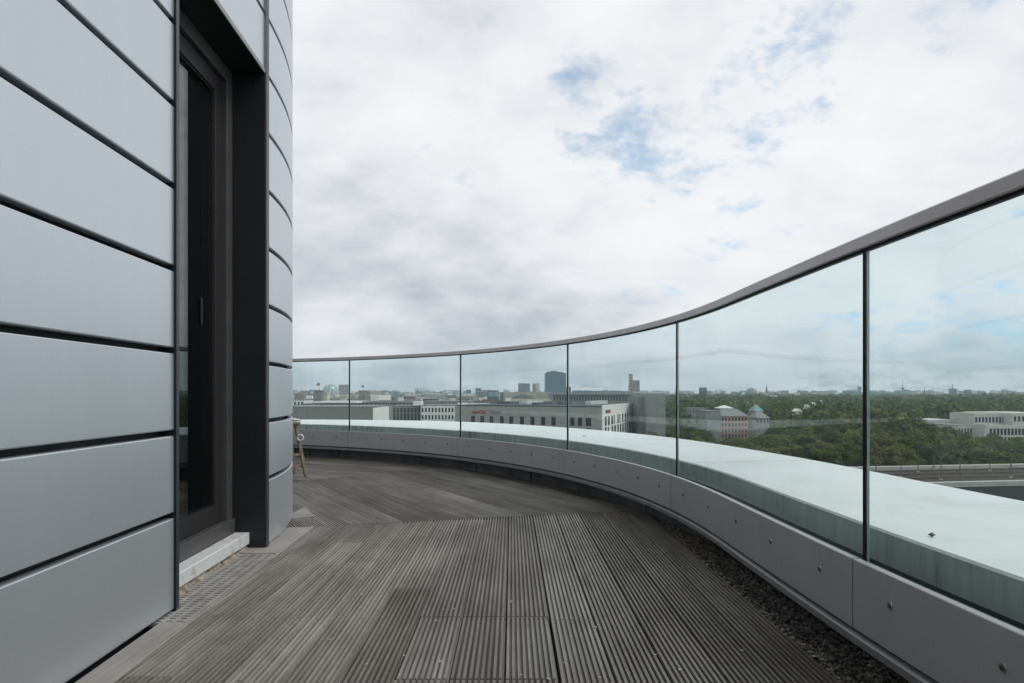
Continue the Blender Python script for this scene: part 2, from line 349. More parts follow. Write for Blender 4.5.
for zi in range(4):
    ang = R(30)*zi if zi else 0.0
    mb = MB()
    for k in range(-7, 10):
        t0 = T0+k*BW
        if zi == 0 and k > 7: continue
        if zi == 0 and k < -6: continue
        lo, hi = (-7.0, 2.4) if zi == 0 else (-2.4, 2.4)
        cuts = [lo]
        if zi == 0:
            x = lo+random.uniform(.5, 3.6)
            while x < hi-1.2: cuts.append(x); x += random.uniform(3.2, 4.2)
        cuts.append(hi)
        for a, b in zip(cuts[:-1], cuts[1:]):
            segs = [(a+.0015, b-.0015)]
            if zi == 0 and k in (0, 1, 2):          # leave the hatch free
                h0, h1 = hy0-C.y-.005, hy1-C.y+.006; nsg = []
                for p0, p1 in segs:
                    if p0 < h0: nsg.append((p0, min(p1, h0)))
                    if p1 > h1: nsg.append((max(p0, h1), p1))
                segs = [q for q in nsg if q[1]-q[0] > .02]
            for p0, p1 in segs: board(mb, t0, BW, p0, p1, ang)
        # screw heads over the joists
        l = Vector((math.cos(ang), math.sin(ang))); dv = Vector((-math.sin(ang), math.cos(ang)))
        for s in np.arange(lo+.2, hi, .52):
            for fr in (2.3, 6.3):
                q = C+l*(t0+BW*fr/9)+dv*(s+random.uniform(-.02, .02)); r_ = .0042
                if zi == 0 and k in (0, 1, 2) and hy0 < q.y < hy1: continue
                mb.add([(q.x+r_*math.cos(i*math.pi/4), q.y+r_*math.sin(i*math.pi/4), .0006) for i in range(8)], [tuple(range(8))], 1)
    o = mb.build('deck', [M['deck'], M['screw']]); kind(o, 'structure')
    e = .004
    a1 = A0+R(30)*zi; a0 = a1-R(30)
    clip(o, (C.x, C.y, 0), (-math.sin(a1), math.cos(a1), 0))
    o_co = C+Vector((-math.sin(a1), math.cos(a1)))*(-e)
    clip(o, (o_co.x, o_co.y, 0), (-math.sin(a1), math.cos(a1), 0))
    if zi: clip(o, (C.x, C.y, 0), (math.sin(a0), -math.cos(a0), 0))
    if zi == 0: clip(o, (-1.047, 2.236, 0), (-.99922, -.0395, 0))
    deck_objs.append(o)
# smooth pale boards beside grate and wall
eb = MB()
def flat_board(mb, P, z=0.002):
    k = len(P); U = [(x*1.0, y) for x, y in P]*2
    mb.add([(x, y, z-.028) for x, y in P]+[(x, y, z) for x, y in P], [tuple(range(k-1, -1, -1)), tuple(range(k, 2*k))]+[(i, (i+1) % k, k+(i+1) % k, k+i) for i in range(k)], 0, [(a+7, b+3) for a, b in U])
LX = lambda y: -1.063-.0396*(y-2.236)
flat_board(eb, [(LX(-3.), -3.), (LX(-3.)+.0145, -3.), (LX(3.83)+.0145, 3.836), (LX(3.83), 3.83)], .004)
flat_board(eb, [(-1.32, 3.19), (LX(3.19)-.002, 3.19), (LX(3.82)-.002, 3.825), (-1.32, 3.775)])
flat_board(eb, [(-.955, -3.), (LX(-3)-.002, -3.), (LX(2.225)-.002, 2.225), (-1.148, 2.225)])
flat_board(eb, [(-1.36, 4.47), (-1.18, 4.12), (-1.36, 4.03)], .006)
kind(eb.build('edging_boards', M['edge'], bevel=.002), 'structure')

# hatch of short boards
hatch = thing('deck_hatch', 'rectangular lift-out hatch of short grooved boards set flush into the near deck', 'hatch', ((hx0+hx1)/2, (hy0+hy1)/2, -.03))
for k in range(3):
    mb = MB(); board(mb, T0+k*BW+(.004 if k == 0 else 0), BW-(.004 if k != 1 else 0), hy0-C.y+.003, hy1-C.y-.003, 0.0, .0005, 9); mb.build('board', M['deck'], hatch)
for y_ in (hy0+.04, hy1-.09): mb = MB(); mb.box((hx0+.02, y_, -.055), (hx1-.02, y_+.05, -.027)); mb.build('batten', M['edge'], hatch)

# ------------------------------------------------------------------ the building
bld = thing('tower_building', 'curved building clad in silver metal bands with a dark glazed terrace door', 'building', (-3.5, 2.0, -.06))
Sd0, Sd1 = WALL.proj(-1.165, 2.35), WALL.proj(-1.2, 3.32)+.03   # near and far edge of the door opening
P0c, pit = .329, .2835; GAP = .020
courses = [(0.006, P0c-GAP/2)]+[(P0c+pit*k+GAP/2, P0c+pit*(k+1)-GAP/2) for k in range(30)]
ztop = courses[-1][1]
Send = WALL.s[-1]-.05
def near_edges(a, b, step=.08):
    n_ = max(2, int((b-a)/step)+1); return np.linspace(a, b, n_)
for i, (z0, z1) in enumerate(courses):
    runs = [(Sd0-2.9, Sd0), (Sd0-5.8, Sd0-2.906), (.02, Sd0-5.806), (Sd1+.002, Sd1+2.6), (Sd1+2.606, Sd1+5.2), (Sd1+5.206, Send)]
    if z0 > 2.3: runs += [(Sd0+.003, Sd1-.001)]
    for a, b in runs:
        sweep(WALL, a, b, [(-.03, z0), (-.004, z0), (-.0012, z0+.0012), (0, z0+.004), (0, z1-.004), (-.0012, z1-.0012), (-.004, z1), (-.03, z1)], ss=near_edges(a, b)).build('cladding_panel', M['clad'], bld, recalc=True)
core = MB()
for a, b, z0, z1 in ((.02, Sd0+.004, -.06, ztop), (Sd1-.012, Send, -.06, ztop), (Sd0+.004, Sd1-.012, 2.315, ztop)):
    s_ = sweep(WALL, a, b, rect(-.26, -.05, z0, z1), .12); core.add(s_.v, s_.f)
core.build('backing_wall', M['backing'], bld, recalc=True)
roofp = [WALL.pos(u, -.01, 0)[:2] for u in np.linspace(.02, Send, 90)]
rf = MB(); rf.prism(roofp, ztop+.01, ztop+.16); rf.build('roof', M['trim'], bld, recalc=True)
low = MB(); low.prism([(x, y) for x, y in fp], GZ, -.43); low.build('lower_storeys', simple('tower_plaster', (.32, .32, .31), .7), bld, recalc=True)
# door opening, local frame along the wall
A = Vector((-1.165, 2.35, 0)); du = Vector((-.0361, .99935, 0)); dn_ = Vector((.99935, .0361, 0))
def lb(mb, u0, u1, o0, o1, z0, z1): mb.obox(A+du*u0+dn_*o0+Vector((0, 0, z0)), dn_*(o1-o0), du*(u1-u0), (0, 0, z1-z0))
def lpart(name, boxes, m_, parent, bevel=.0015):
    mb = MB()
    for b_ in boxes: lb(mb, *b_)
    return mb.build(name, m_, parent, bevel=bevel, recalc=True)
for args in ((.002, .0225, -.150, .006, -.02, 2.306), (.952, .997, -.150, .006, -.05, 2.306)): lpart('jamb_lining', [args], M['anthracite'], bld)
lpart('jamb_trim', [(.0005, .0225, .0065, .010, -.02, 2.60)], M['trim'], bld); lpart('jamb_trim', [(.957, .9985, .0065, .010, -.05, ztop)], M['trim'], bld)
lpart('soffit_lining', [(.0225, .952, -.150, .000, 2.297, 2.309)], M['anthracite'], bld)
lpart('soffit_trim', [(.0225, .957, .0005, .006, 2.296, 2.318)], M['strip'], bld)
door = bpy.data.objects.new('door', None); COL.objects.link(door); door.parent = bld; door.matrix_parent_inverse = PINV[bld.name]; PINV[door.name] = I4
o1 = -.150
lpart('frame', [(.034, .104, o1-.07, o1, .145, 2.296), (.882, .952, o1-.07, o1, .145, 2.296), (.104, .882, o1-.07, o1, 2.226, 2.296)], M['frame_pale'], door)
lpart('frame', [(.034, .952, o1-.08, o1+.012, .062, .145)], M['frame_pale'], door)
lpart('leaf', [(.108, .186, o1-.085, o1-.022, .15, 2.222), (.80, .878, o1-.085, o1-.022, .15, 2.222), (.186, .80, o1-.085, o1-.022, 2.144, 2.222), (.186, .80, o1-.085, o1-.022, .15, .228)], M['frame'], door)
lpart('glazing_bead', [(.186, .196, o1-.05, o1-.030, .238, 2.134), (.79, .80, o1-.05, o1-.030, .238, 2.134), (.186, .80, o1-.05, o1-.030, 2.134, 2.144), (.186, .80, o1-.05, o1-.030, .228, .238)], M['black'], door, .0008)
lpart('glass_pane', [(.196, .79, o1-.036, o1-.028, .238, 2.134)], M['doorglass'], door, 0)
lpart('handle', [(.645, .662, o1-.0278, o1-.020, 1.05, 1.17)], M['handle'], door, .006)
lpart('sill', [(.030, .949, o1+.013, -.068, .022, .078)], M['sill'], door, .003)
mo = MB(); NM = 60; V = []                                           # uneven mortar under the sill
for k in range(NM+1):
    u = .03+.915*k/NM; f_ = -.072+.030*max(0, 1-k/24)+.012*math.sin(k*.9)*math.sin(k*.37)+random.uniform(-.004, .004)
    for o_, z_ in ((f_+.012, -.03), (f_+.004, -.004), (f_-.008, .012), (f_-.012, .0215), (-.145, .0215), (-.145, -.03)):
        q = A+du*u+dn_*(o_+random.uniform(-.002, .002)); V.append((q.x, q.y, z_))
mo.add(V, [(i*6+j, i*6+(j+1) % 6, (i+1)*6+(j+1) % 6, (i+1)*6+j) for i in range(NM) for j in range(6)]+[tuple(range(6)), tuple(range(NM*6, NM*6+6))[::-1]])
mo.build('mortar_bed', M['mortar'], door, recalc=True)
room = MB()
rx0, rx1, ry0, ry1 = -4.2, -1.46, 1.2, 3.45
room.box((rx0, ry0, .06), (rx1, ry1, .10)); room.box((rx0, ry0, 2.5), (rx1, ry1, 2.55)); room.box((rx0-.05, ry0, .10), (rx0, ry1, 2.5)); room.box((rx0, ry0-.05, .10), (rx1, ry0, 2.5)); room.box((rx0, ry1, .10), (rx1, ry1+.05, 2.5))
room.build('room_shell', M['room'], bld, recalc=True)

# drain grate in front of the door
gr = MB(); gx0, gx1, gy0, gy1 = -1.235, -1.088, 2.232, 3.172
nx, ny = 4, 36; px_, py_ = (gx1-gx0)/nx, (gy1-gy0)/ny
sk = lambda y: -.035*(y-2.7)
for i in range(nx+1):
    x = gx0+i*px_; gr.obox((x-.006+sk(gy0)*1, gy0, -.012), (.012, 0, 0), (sk(gy1)-sk(gy0), gy1-gy0, 0), (0, 0, .013))
for j in range(ny+1):
    y = gy0+j*py_; gr.obox((gx0+sk(y), y-.0075, -.0125), (gx1-gx0, 0, 0), (0, .015, 0), (0, 0, .0120))
tag(gr.build('drain_grate', M['grate'], recalc=True), 'galvanised slotted drain grate in the deck along the door sill', 'grate')

# ------------------------------------------------------------------ parapet with coping
posts = [RAIL.proj(*gp(x, y, 1.12)) for x, y in ((863.6, 249), (675.7, 321.6), (568.1, 343.6), (460, 354.3), (349, 359.9))]
L = 1.71
joints = [posts[0]-2*L, posts[0]-L]+posts+[posts[-1]+L*k for k in (1, 2)]
S0, S1 = max(.05, joints[0]-L), min(RAIL.s[-1]-.06, joints[-1]+L)
edges = [S0]+joints+[S1]
par = thing('parapet', 'low curved parapet with grey screwed panels and a broad pale coping outside the glass', 'parapet', (.95, 2.0, -.06))
def disc(mb, c_, nrm, r, h, mi=0):
    c_ = Vector(c_); nrm = Vector(nrm); mb.tube(c_, c_+nrm*h, r, r*.9, 14, mi)
for a, b in zip(edges[:-1], edges[1:]):
    pn = sweep(RAIL, a+.0025, b-.0025, [(-.028, .147), (-.030, .149), (-.030, .323), (-.028, .325), (-.012, .325), (-.012, .147)], .06).build('panel', M['panel'], par, recalc=True)
    for k in range(5):
        u = a+(b-a)*(.1+.2*k)+random.uniform(-.008, .008); q, nn = RAIL.at(u); zz0 = .252+random.uniform(-.003, .003)
        mb = MB(); disc(mb, (q[0]-nn[0]*.0302, q[1]-nn[1]*.0302, zz0), (-nn[0], -nn[1], 0), .0098, .0016, 0); disc(mb, (q[0]-nn[0]*.0318, q[1]-nn[1]*.0318, zz0), (-nn[0], -nn[1], 0), .0055, .0020, 1); disc(mb, (q[0]-nn[0]*.0338, q[1]-nn[1]*.0338, zz0), (-nn[0], -nn[1], 0), .002, .0005, 2)
        mb.build('screw', [M['washer'], M['screw'], M['black']], pn, recalc=True)
sweep(RAIL, S0, S1, [(-.018, .139), (-.034, .130), (-.034, .112), (-.028, .108), (-.012, .112), (-.012, .139)], .06).build('drip_strip', M['strip'], par, recalc=True)
sweep(RAIL, S0, S1, [(-.0115, .105), (.05, .105), (.05, .30), (.03, .30), (.03, .275), (-.0115, .275)], .08).build('channel', M['kick'], par, recalc=True)
Sg = posts[1]-.12                                                     # kick plates stop here; gravel trough continues
for i, u in enumerate(np.arange(Sg, S1-.4, .42)):
    j = random.uniform(-.006, .006)
    sweep(RAIL, u+.003, u+.417, [(.125+j, -.03), (.145+j, -.03), (.145+j, .104), (.125+j, .104)], .07).build('kick_plate', M['kick'], par, recalc=True)
sweep(RAIL, S0, Sg-.003, rect(.20, .22, -.06, .104), .08).build('kick_plate', M['kick'], par, recalc=True)
cedges = [S0]+[q for q in joints if q > posts[0]+.5]+[S1]
for a, b in zip(cedges[:-1], cedges[1:]):                             # coping segments
    a, b = a+.035, b+.035
    if b > S1: b = S1
    mb = MB(); us = np.linspace(a+.0045, b-.0045, max(3, int((b-a)/.07))); V = []
    for u in us:
        w = ooff(u)
        V += [RAIL.pos(u, .085, .296), RAIL.pos(u, .085, ZL-.006), RAIL.pos(u, .091, ZL), RAIL.pos(u, w-.01, ZL+.004), RAIL.pos(u, w, ZL-.004), RAIL.pos(u, w, .22), RAIL.pos(u, w-.05, .22), RAIL.pos(u, w-.05, .296)]
    k = 8; Fc = [(i*k+j, i*k+(j+1) % k, (i+1)*k+(j+1) % k, (i+1)*k+j) for i in range(len(us)-1) for j in range(k)]
    Fc += [tuple(range(k)), tuple(range((len(us)-1)*k, len(us)*k))[::-1]]
    mb.add(V, Fc); mb.build('coping', M['coping'], par, recalc=True)
mb = MB(); us = np.linspace(S0, S1, 150); V = []
for u in us:
    w = ooff(u); V += [RAIL.pos(u, .225, -.06), RAIL.pos(u, .225, .104), RAIL.pos(u, .10, .106), RAIL.pos(u, .10, .294), RAIL.pos(u, w-.06, .294), RAIL.pos(u, w-.06, -.06)]
k = 6; mb.add(V, [(i*k+j, i*k+(j+1) % k, (i+1)*k+(j+1) % k, (i+1)*k+j) for i in range(len(us)-1) for j in range(k)]+[tuple(range(k)), tuple(range((len(us)-1)*k, len(us)*k))[::-1]])
mb.build('core_wall', M['black'], par, recalc=True)

# ------------------------------------------------------------------ glass railing
rl = thing('glass_railing', 'curved frameless glass railing under a slim taupe metal handrail', 'railing', (.9, 1.9, .28))
for a, b in zip(edges[:-1], edges[1:]):
    sweep(RAIL, a+.0067, b-.0085, rect(.0, .010, .28, 1.118), .05).build('glass_pane', M['glass'], rl, recalc=True, smooth=False)
for u in joints:
    sweep(RAIL, u-.0062, u+.0062, rect(-.0004, .0104, .281, 1.117), .005).build('glazing_joint', M['joint'], rl, recalc=True)
    sweep(RAIL, u-.0080, u-.0066, rect(.0035, .0098, .281, 1.117), .005).build('glass_edge', M['jointedge'], rl, recalc=True)
rj = sorted([S0]+[RAIL.proj(*gp(x, y, 1.12)) for x, y in ((687, 318.7), (575, 342.4), (440, 355.6))]+[posts[0]-1.9, posts[-1]+1.2, S1])
rp = [(-.007, 1.120), (.024, 1.120), (.027, 1.123), (.027, 1.150), (.023, 1.154), (-.006, 1.154), (-.010, 1.150), (-.010, 1.123)]
for a, b in zip(rj[:-1], rj[1:]): sweep(RAIL, a+.0012, b-.0012, rp, .04).build('handrail', M['rail'], rl, recalc=True)
sweep(RAIL, S0, S1, rect(-.0025, .0125, 1.113, 1.1195), .06).build('rail_gasket', M['joint'], rl, recalc=True)

# ------------------------------------------------------------------ gravel, litter
gv = MB(); random.seed(11)
def pebble(mb, x, y, z, r):
    ax = [random.uniform(.6, 1.15)*r for _ in range(3)]; th = random.uniform(0, 6.28); c_, s_ = math.cos(th), math.sin(th)
    P = []
    for vx, vy, vz in ((1,0,0),(-1,0,0),(0,1,0),(0,-1,0),(0,0,.8),(0,0,-.8)):
        jx = random.uniform(.8, 1.15); a, b, c2 = vx*ax[0]*jx, vy*ax[1]*jx, vz*ax[2]*.8
        P.append((x+a*c_-b*s_, y+a*s_+b*c_, z+c2))
    mb.add(P, [(0,2,4),(2,1,4),(1,3,4),(3,0,4),(2,0,5),(1,2,5),(3,1,5),(0,3,5)])
ua, ub = RAIL.proj(.93, .9), RAIL.proj(.75, 4.0)
for k in range(9500):
    u = random.uniform(ua, ub); o_ = random.uniform(-.06, .195); q = RAIL.pos(u, o_, 0)
    if q[0] < C.x+T0+8*BW+.004: continue
    pebble(gv, q[0], q[1], -.026+random.uniform(0, .022), random.uniform(.0045, .0105))
s_ = sweep(RAIL, RAIL.proj(1.1, -2), ub, rect(-.25, .199, -.06, -.030), .1); gv.add(s_.v, s_.f)
kind(gv.build('gravel', M['gravel'], recalc=False), 'stuff')

def leaf_mesh(r, mname, mtl):
    mb = MB(); k = 7
    P = [(0, 0, .002)]+[(r*math.cos(i*6.283/k)*random.uniform(.6, 1.2), .55*r*math.sin(i*6.283/k)*random.uniform(.6, 1.2), random.uniform(.001, r*.45)) for i in range(k)]
    P += [(x, y, z-.0012) for x, y, z in P]
    mb.add(P, [(0, i, i % k+1) for i in range(1, k+1)]+[(k+1, k+1+i % k+1, k+1+i) for i in range(1, k+1)]+[(i, k+1+i, k+1+i % k+1, i % k+1) for i in range(1, k+1)])
    o = mb.build(mname, mtl); return o
flk = [leaf_mesh(.0075, 'leaf_fleck', M['fleck']) for _ in range(3)]
fl_px = [(530, 643), (520.6, 675), (443, 610), (454, 609), (440, 662), (595.6, 627.5), (564, 663), (549, 679.5), (600, 678), (504, 598), (511, 602), (436, 621), (404, 656), (399, 676), (538, 622), (366, 665), (382, 617), (330, 640), (618, 606), (622, 671), (680, 670), (704, 641), (655, 655), (742, 651), (573, 588), (441, 575), (362, 595), (640, 590), (470, 560), (590, 555)]
for i, (x, y) in enumerate(fl_px):
    o = flk[i] if i < 3 else flk[i % 3].copy()
    if i >= 3: COL.objects.link(o)
    q = gp(x, y, 0); o.location = (q[0], q[1], .0005); o.rotation_euler = (0, 0, random.uniform(0, 6.28)); s_ = random.uniform(.55, 1.15); o.scale = (s_, s_, s_)
    tag(o, 'tiny pale fleck of leaf litter lying on the grooved deck boards', 'leaf', 'pale leaf flecks on the deck')
lv = [leaf_mesh(.017, 'dry_leaf', M['leaf']) for _ in range(2)]
for i, (x, y, lab) in enumerate(((725, 586, 'brown dry leaf on deck edge, farthest along the gravel strip'), (801, 645, 'brown dry leaf on the outermost deck board, midway of the three'), (852, 670, 'brown dry leaf where the deck meets gravel, lowest in the photo'))):
    o = lv[i] if i < 2 else lv[0].copy()
    if i >= 2: COL.objects.link(o)
    q = gp(x, y, 0); o.location = (q[0], q[1], .001); o.rotation_euler = (0, 0, random.uniform(0, 6.28)); tag(o, lab, 'leaf', 'brown leaves by the gravel')
mb = MB(); random.seed(5)
q = gp(932, 537, ZL); pebble(mb, 0, 0, .006, .009); o = mb.build('pebble', M['screw']); o.location = (q[0], q[1], ZL); tag(o, 'small dark pebble lying on the pale coping at right', 'pebble')
mb = MB(); q = gp(584, 437, ZL); pebble(mb, 0, 0, .008, .012); o = mb.build('pebble', M['screw']); o.location = (q[0], q[1], ZL+.001); tag(o, 'tiny dark pebble on the coping in front of the hotel', 'pebble')
mb = MB()                                                            # rubbish caught where the kick plates end
for k in range(70):
    u = Sg+random.gauss(-.05, .16); q = RAIL.pos(u, random.uniform(-.03, .12), 0)
    a = random.uniform(0, 3.14); ln = random.uniform(.01, .05); mb.tube((q[0], q[1], -.005+random.uniform(0, .02)), (q[0]+ln*math.cos(a), q[1]+ln*math.sin(a), random.uniform(0, .035)), random.uniform(.001, .003), k=5)
kind(mb.build('twig_litter', M['leaf']), 'stuff')

# ------------------------------------------------------------------ wooden stool at the bend
fx, fy = gp(306, 477, 0)
stl = thing('wooden_stool', 'rough wooden stool with splayed legs half hidden behind the building corner', 'stool', (fx, fy, 0))
tz = .47; cx_, cy_ = fx-.24, fy+.14
for sx, sy in ((1, -1), (-1, -1), (1, 1), (-1, 1)):
    mb = MB(); b_ = Vector((cx_+sx*.24, cy_+sy*.14, 0)); a_ = Vector((cx_+sx*.165, cy_+sy*.09, tz)); w_ = .014
    mb.obox(b_-Vector((w_, w_, 0)), (2*w_, 0, 0), (0, 2*w_, 0), a_-b_); mb.build('leg', M['wood'], stl, bevel=.003)
for z_, sp in ((.10, .222), (.2, .205)):
    mb = MB(); mb.box((cx_-sp, cy_-.125, z_-.012), (cx_+sp, cy_-.105, z_+.012)); mb.build('stretcher', M['wood'], stl, bevel=.002)
mb = MB(); mb.box((cx_-.2, cy_-.13, tz), (cx_+.195, cy_+.13, tz+.022)); mb.build('seat', M['wood'], stl, bevel=.004)
stl.rotation_euler = (0, 0, R(38))
cl_ = MB(); g_ = 14
for i in range(g_+1):
    for j in range(g_+1):
        x, y = -.19+.40*i/g_, -.11+.22*j/g_
        cl_.v.append((x, y, .012+.018*abs(math.sin(x*19+y*7))*(1-abs(i/g_-.5))+.008*math.sin(y*40)**2)); cl_.uv.append((0, 0))
for i in range(g_):
    for j in range(g_): a = i*(g_+1)+j; cl_.f.append((a, a+g_+1, a+g_+2, a+1)); cl_.mi.append(0)
o = cl_.build('folded_cloth', [M['cloth']]); md = o.modifiers.new('thick', 'SOLIDIFY'); md.thickness = .012; q = Matrix.Rotation(R(38), 3, 'Z')@Vector((cx_-fx, cy_-fy, 0)); o.rotation_euler = (0, 0, R(38)); o.location = (fx+q.x, fy+q.y, tz+.024); tag(o, 'crumpled white cloth lying on top of the wooden stool', 'cloth')
ro = MB(); RRr, rr = .025, .009
for i in range(20):
    for j in range(8):
        a, b = i*6.283/20, j*6.283/8; ro.v.append(((RRr+rr*math.cos(b))*math.cos(a), rr*math.sin(b), (RRr+rr*math.cos(b))*math.sin(a))); ro.uv.append((0, 0))
        ro.f.append((i*8+j, i*8+(j+1) % 8, ((i+1) % 20)*8+(j+1) % 8, ((i+1) % 20)*8+j)); ro.mi.append(0)
o = ro.build('tape_roll', M['cloth'], recalc=True, smooth=True); o.location = (fx-.042, fy-.03, .352); tag(o, 'white roll hanging against the leg of the wooden stool', 'roll')

#@@BACKGROUND
# ------------------------------------------------------------------ the city beyond
def wp(x, D): return ((x-CX)/F*D, D)
def wz(y, D): return CAMZ-(y-HY)/F*D
def wall_mat(name, col, var=.12): return simple(name, col, .8, 0, var, .35)
M['winglass'] = simple('dark_window_glass', (.018, .024, .026), .15, 0, .3, .2)
M['wintan'] = simple('grey_window_glass', (.055, .065, .065), .2, 0, .3, .2)
M['stone'] = wall_mat('grey_stone', (.30, .29, .27)); M['white'] = wall_mat('white_render', (.84, .82, .77), .05)
M['cream'] = wall_mat('cream_render', (.60, .56, .48)); M['beige'] = wall_mat('beige_stone', (.42, .37, .30)); M['concrete'] = wall_mat('bare_concrete', (.26, .26, .25), .18)
M['flatroof'] = wall_mat('flat_roof_felt', (.20, .20, .20)); M['paleroof'] = wall_mat('pale_roof_membrane', (.62, .62, .60), .08); M['darkroof'] = wall_mat('dark_roof', (.06, .065, .07))
M['tealglass'] = simple('teal_curtain_glass', (.030, .125, .15), .25, .2, .2, .1); M['brick'] = wall_mat('red_brown_brick', (.26, .10, .075)); M['palered'] = wall_mat('pale_red_stone', (.40, .22, .17))
M['pink'] = wall_mat('pink_render', (.44, .26, .225)); M['slate'] = wall_mat('grey_slate_roof', (.24, .235, .23)); M['hoteltone'] = wall_mat('grey_hotel_stone', (.36, .35, .325))
M['copper'] = wall_mat('green_copper', (.14, .26, .24)); M['domeglass'] = simple('dome_glass', (.24, .34, .34), .2, .1, .25, .06); M['steel'] = simple('grey_mast_steel', (.10, .105, .11), .5, .4)
M['sred'] = simple('red_letters', (.36, .03, .035), .5, 0, .05); M['sgrey'] = simple('grey_letters', (.16, .17, .18), .5, 0, .05)
M['redroof'] = wall_mat('red_tile_roof', (.30, .10, .07)); M['dbrick'] = wall_mat('dark_brown_cladding', (.07, .045, .045))
for nm, c_ in (('fblack', (.01, .01, .01)), ('fred', (.55, .02, .02)), ('fgold', (.75, .50, .03)), ('fwhite', (.7, .7, .7)), ('fblue', (.05, .12, .4))): M[nm] = simple('flag_'+nm[1:], c_, .8, 0, .05)

def quad_on(p, q, u0, u1, z0, z1, dz=.06, inset=0.0):
    """thin box on the wall from p to q (facade on the right-hand side of p->q looking from outside)"""
    p, q = Vector((*p, 0)), Vector((*q, 0)); e = q-p; n_ = Vector((e.y, -e.x, 0)).normalized()
    a = p+e*u0-n_*.1; return (a+Vector((0, 0, z0)), n_*(.1+dz), e*(u1-u0), Vector((0, 0, z1-z0)))
def windows(parent, p, q, cols, rows, fill=.55, m_=None, u0=0.0, u1=1.0, name='window'):
    for (z0, z1) in rows:
        for k in range(cols):
            w = (u1-u0)/cols; a = u0+w*(k+.5-fill/2)
            mb = MB(); mb.obox(*quad_on(p, q, a, a+w*fill, z0, z1)); mb.build(name, m_ or M['winglass'], parent, recalc=True)
def house(name, label, cat, fp, ztop, wm, rm=None, group=None, parapet=.0, base=GZ):
    cxm = sum(p[0] for p in fp)/len(fp); cym = sum(p[1] for p in fp)/len(fp)
    r = thing(name, label, cat, (cxm, cym, base), group)
    mb = MB(); mb.prism(fp, base, ztop); mb.build('wall', wm, r, recalc=True)
    if rm:
        s_ = .985 if not parapet else 1.01
        mb = MB(); mb.prism([(cxm+(x-cxm)*s_, cym+(y-cym)*s_) for x, y in fp], ztop+.02, ztop+.5+parapet); mb.build('roof', rm, r, recalc=True)
    return r
def front(x0, x1, D, depth=25): a, b = wp(x0, D), wp(x1, D); return [a, b, (b[0], D+depth), (a[0], D+depth)]
def simple_block(name, label, x0, x1, y0, D, wm, rm=None, depth=25, cols=0, rows=0, fill=.5, group=None, cat='building', wmt=None, zfrac=(.04, .95), h=None, rowfill=.6):
    fp_ = front(x0, x1, D, depth); zt = wz(y0, D); r = house(name, label, cat, fp_, zt, wm, rm, group)
    H = (h or 3.4)
    for k in range(rows):
        z1 = zt-H*(k+.25); windows(r, fp_[0], fp_[1], cols, [(z1-H*rowfill, z1)], fill, wmt)
    return r

# hotel: long grey stone side and white street front
hD = 260; c0 = wp(602, hD); zr = wz(407.5, hD); lft = wp(455, 288); c1 = wp(638, 340)
back = (lft[0]+c1[0]-c0[0], lft[1]+c1[1]-c0[1])
hot = house('hotel', 'grey stone hotel with a white street front, red and grey lettering under its roofline', 'hotel', [lft, c0, c1, back], zr, M['hoteltone'], M['darkroof'])
e = Vector(c0)-Vector(lft); Lh = e.length; up = lambda px: (lambda X: X)(0)
def uof(px):                                           # fraction along the long side seen at a pixel column
    k = (px-CX)/F; return (k*lft[1]-lft[0])/((c0[0]-lft[0])-k*(c0[1]-lft[1]))
for px_ in (473, 482.2, 491.5, 501.8, 511.2, 522, 532.5, 543.2, 553.5, 572.3, 580, 588.5):
    u = uof(px_); w_ = 1.75/Lh*(1.25 if px_ > 585 else 1)
    for z1 in (zr-4.0, zr-8.1, zr-12.2):
        mb = MB(); mb.obox(*quad_on(lft, c0, u-w_/2, u+w_/2, z1-3.2, z1)); mb.build('window', M['winglass'], hot, recalc=True)
mb = MB(); mb.obox(*quad_on(c0, c1, 0.0, 1.0, GZ, zr+.9, .25)); mb.build('white_front', M['white'], hot, recalc=True)
random.seed(3)
for j in range(3):
    for k in range(13):
        u = .055+k*.071+random.uniform(-.012, .012); w_ = random.choice((.020, .030, .036)); z1 = zr-3.6-j*4.2
        mb = MB(); mb.obox(*quad_on(c0, c1, u, u+w_, z1-3.6, z1, .32)); mb.build('window', M['winglass'], hot, recalc=True)
mb = MB()
for u0, u1, v0, v1, hh in ((.32, .38, .3, .6, 1.3), (.46, .49, .2, .5, 1.0), (.60, .63, .3, .5, 1.2), (.8, .84, .3, .7, 1.5), (.1, .2, .4, .6, 1.1)):
    P = lambda u, v: (lft[0]+(c0[0]-lft[0])*u+(c1[0]-c0[0])*v, lft[1]+(c0[1]-lft[1])*u+(c1[1]-c0[1])*v)
    mm = MB(); mm.prism([P(u0, v0), P(u1, v0), P(u1, v1), P(u0, v1)], zr+.5, zr+.5+hh); mm.build('roof_plant', random.choice((M['paleroof'], M['steel'])), hot, recalc=True)
mm = MB()
for k in range(40):
    u = k/39; a = Vector(lft).lerp(Vector(c0), u); mm.tube((a.x, a.y+.6, zr+.4), (a.x, a.y+.6, zr+1.4), .04, k=4)
a, b = Vector(lft), Vector(c0); mm.tube((a.x, a.y+.6, zr+1.4), (b.x, b.y+.6, zr+1.4), .05, k=4); mm.build('roof_rail', M['steel'], hot)
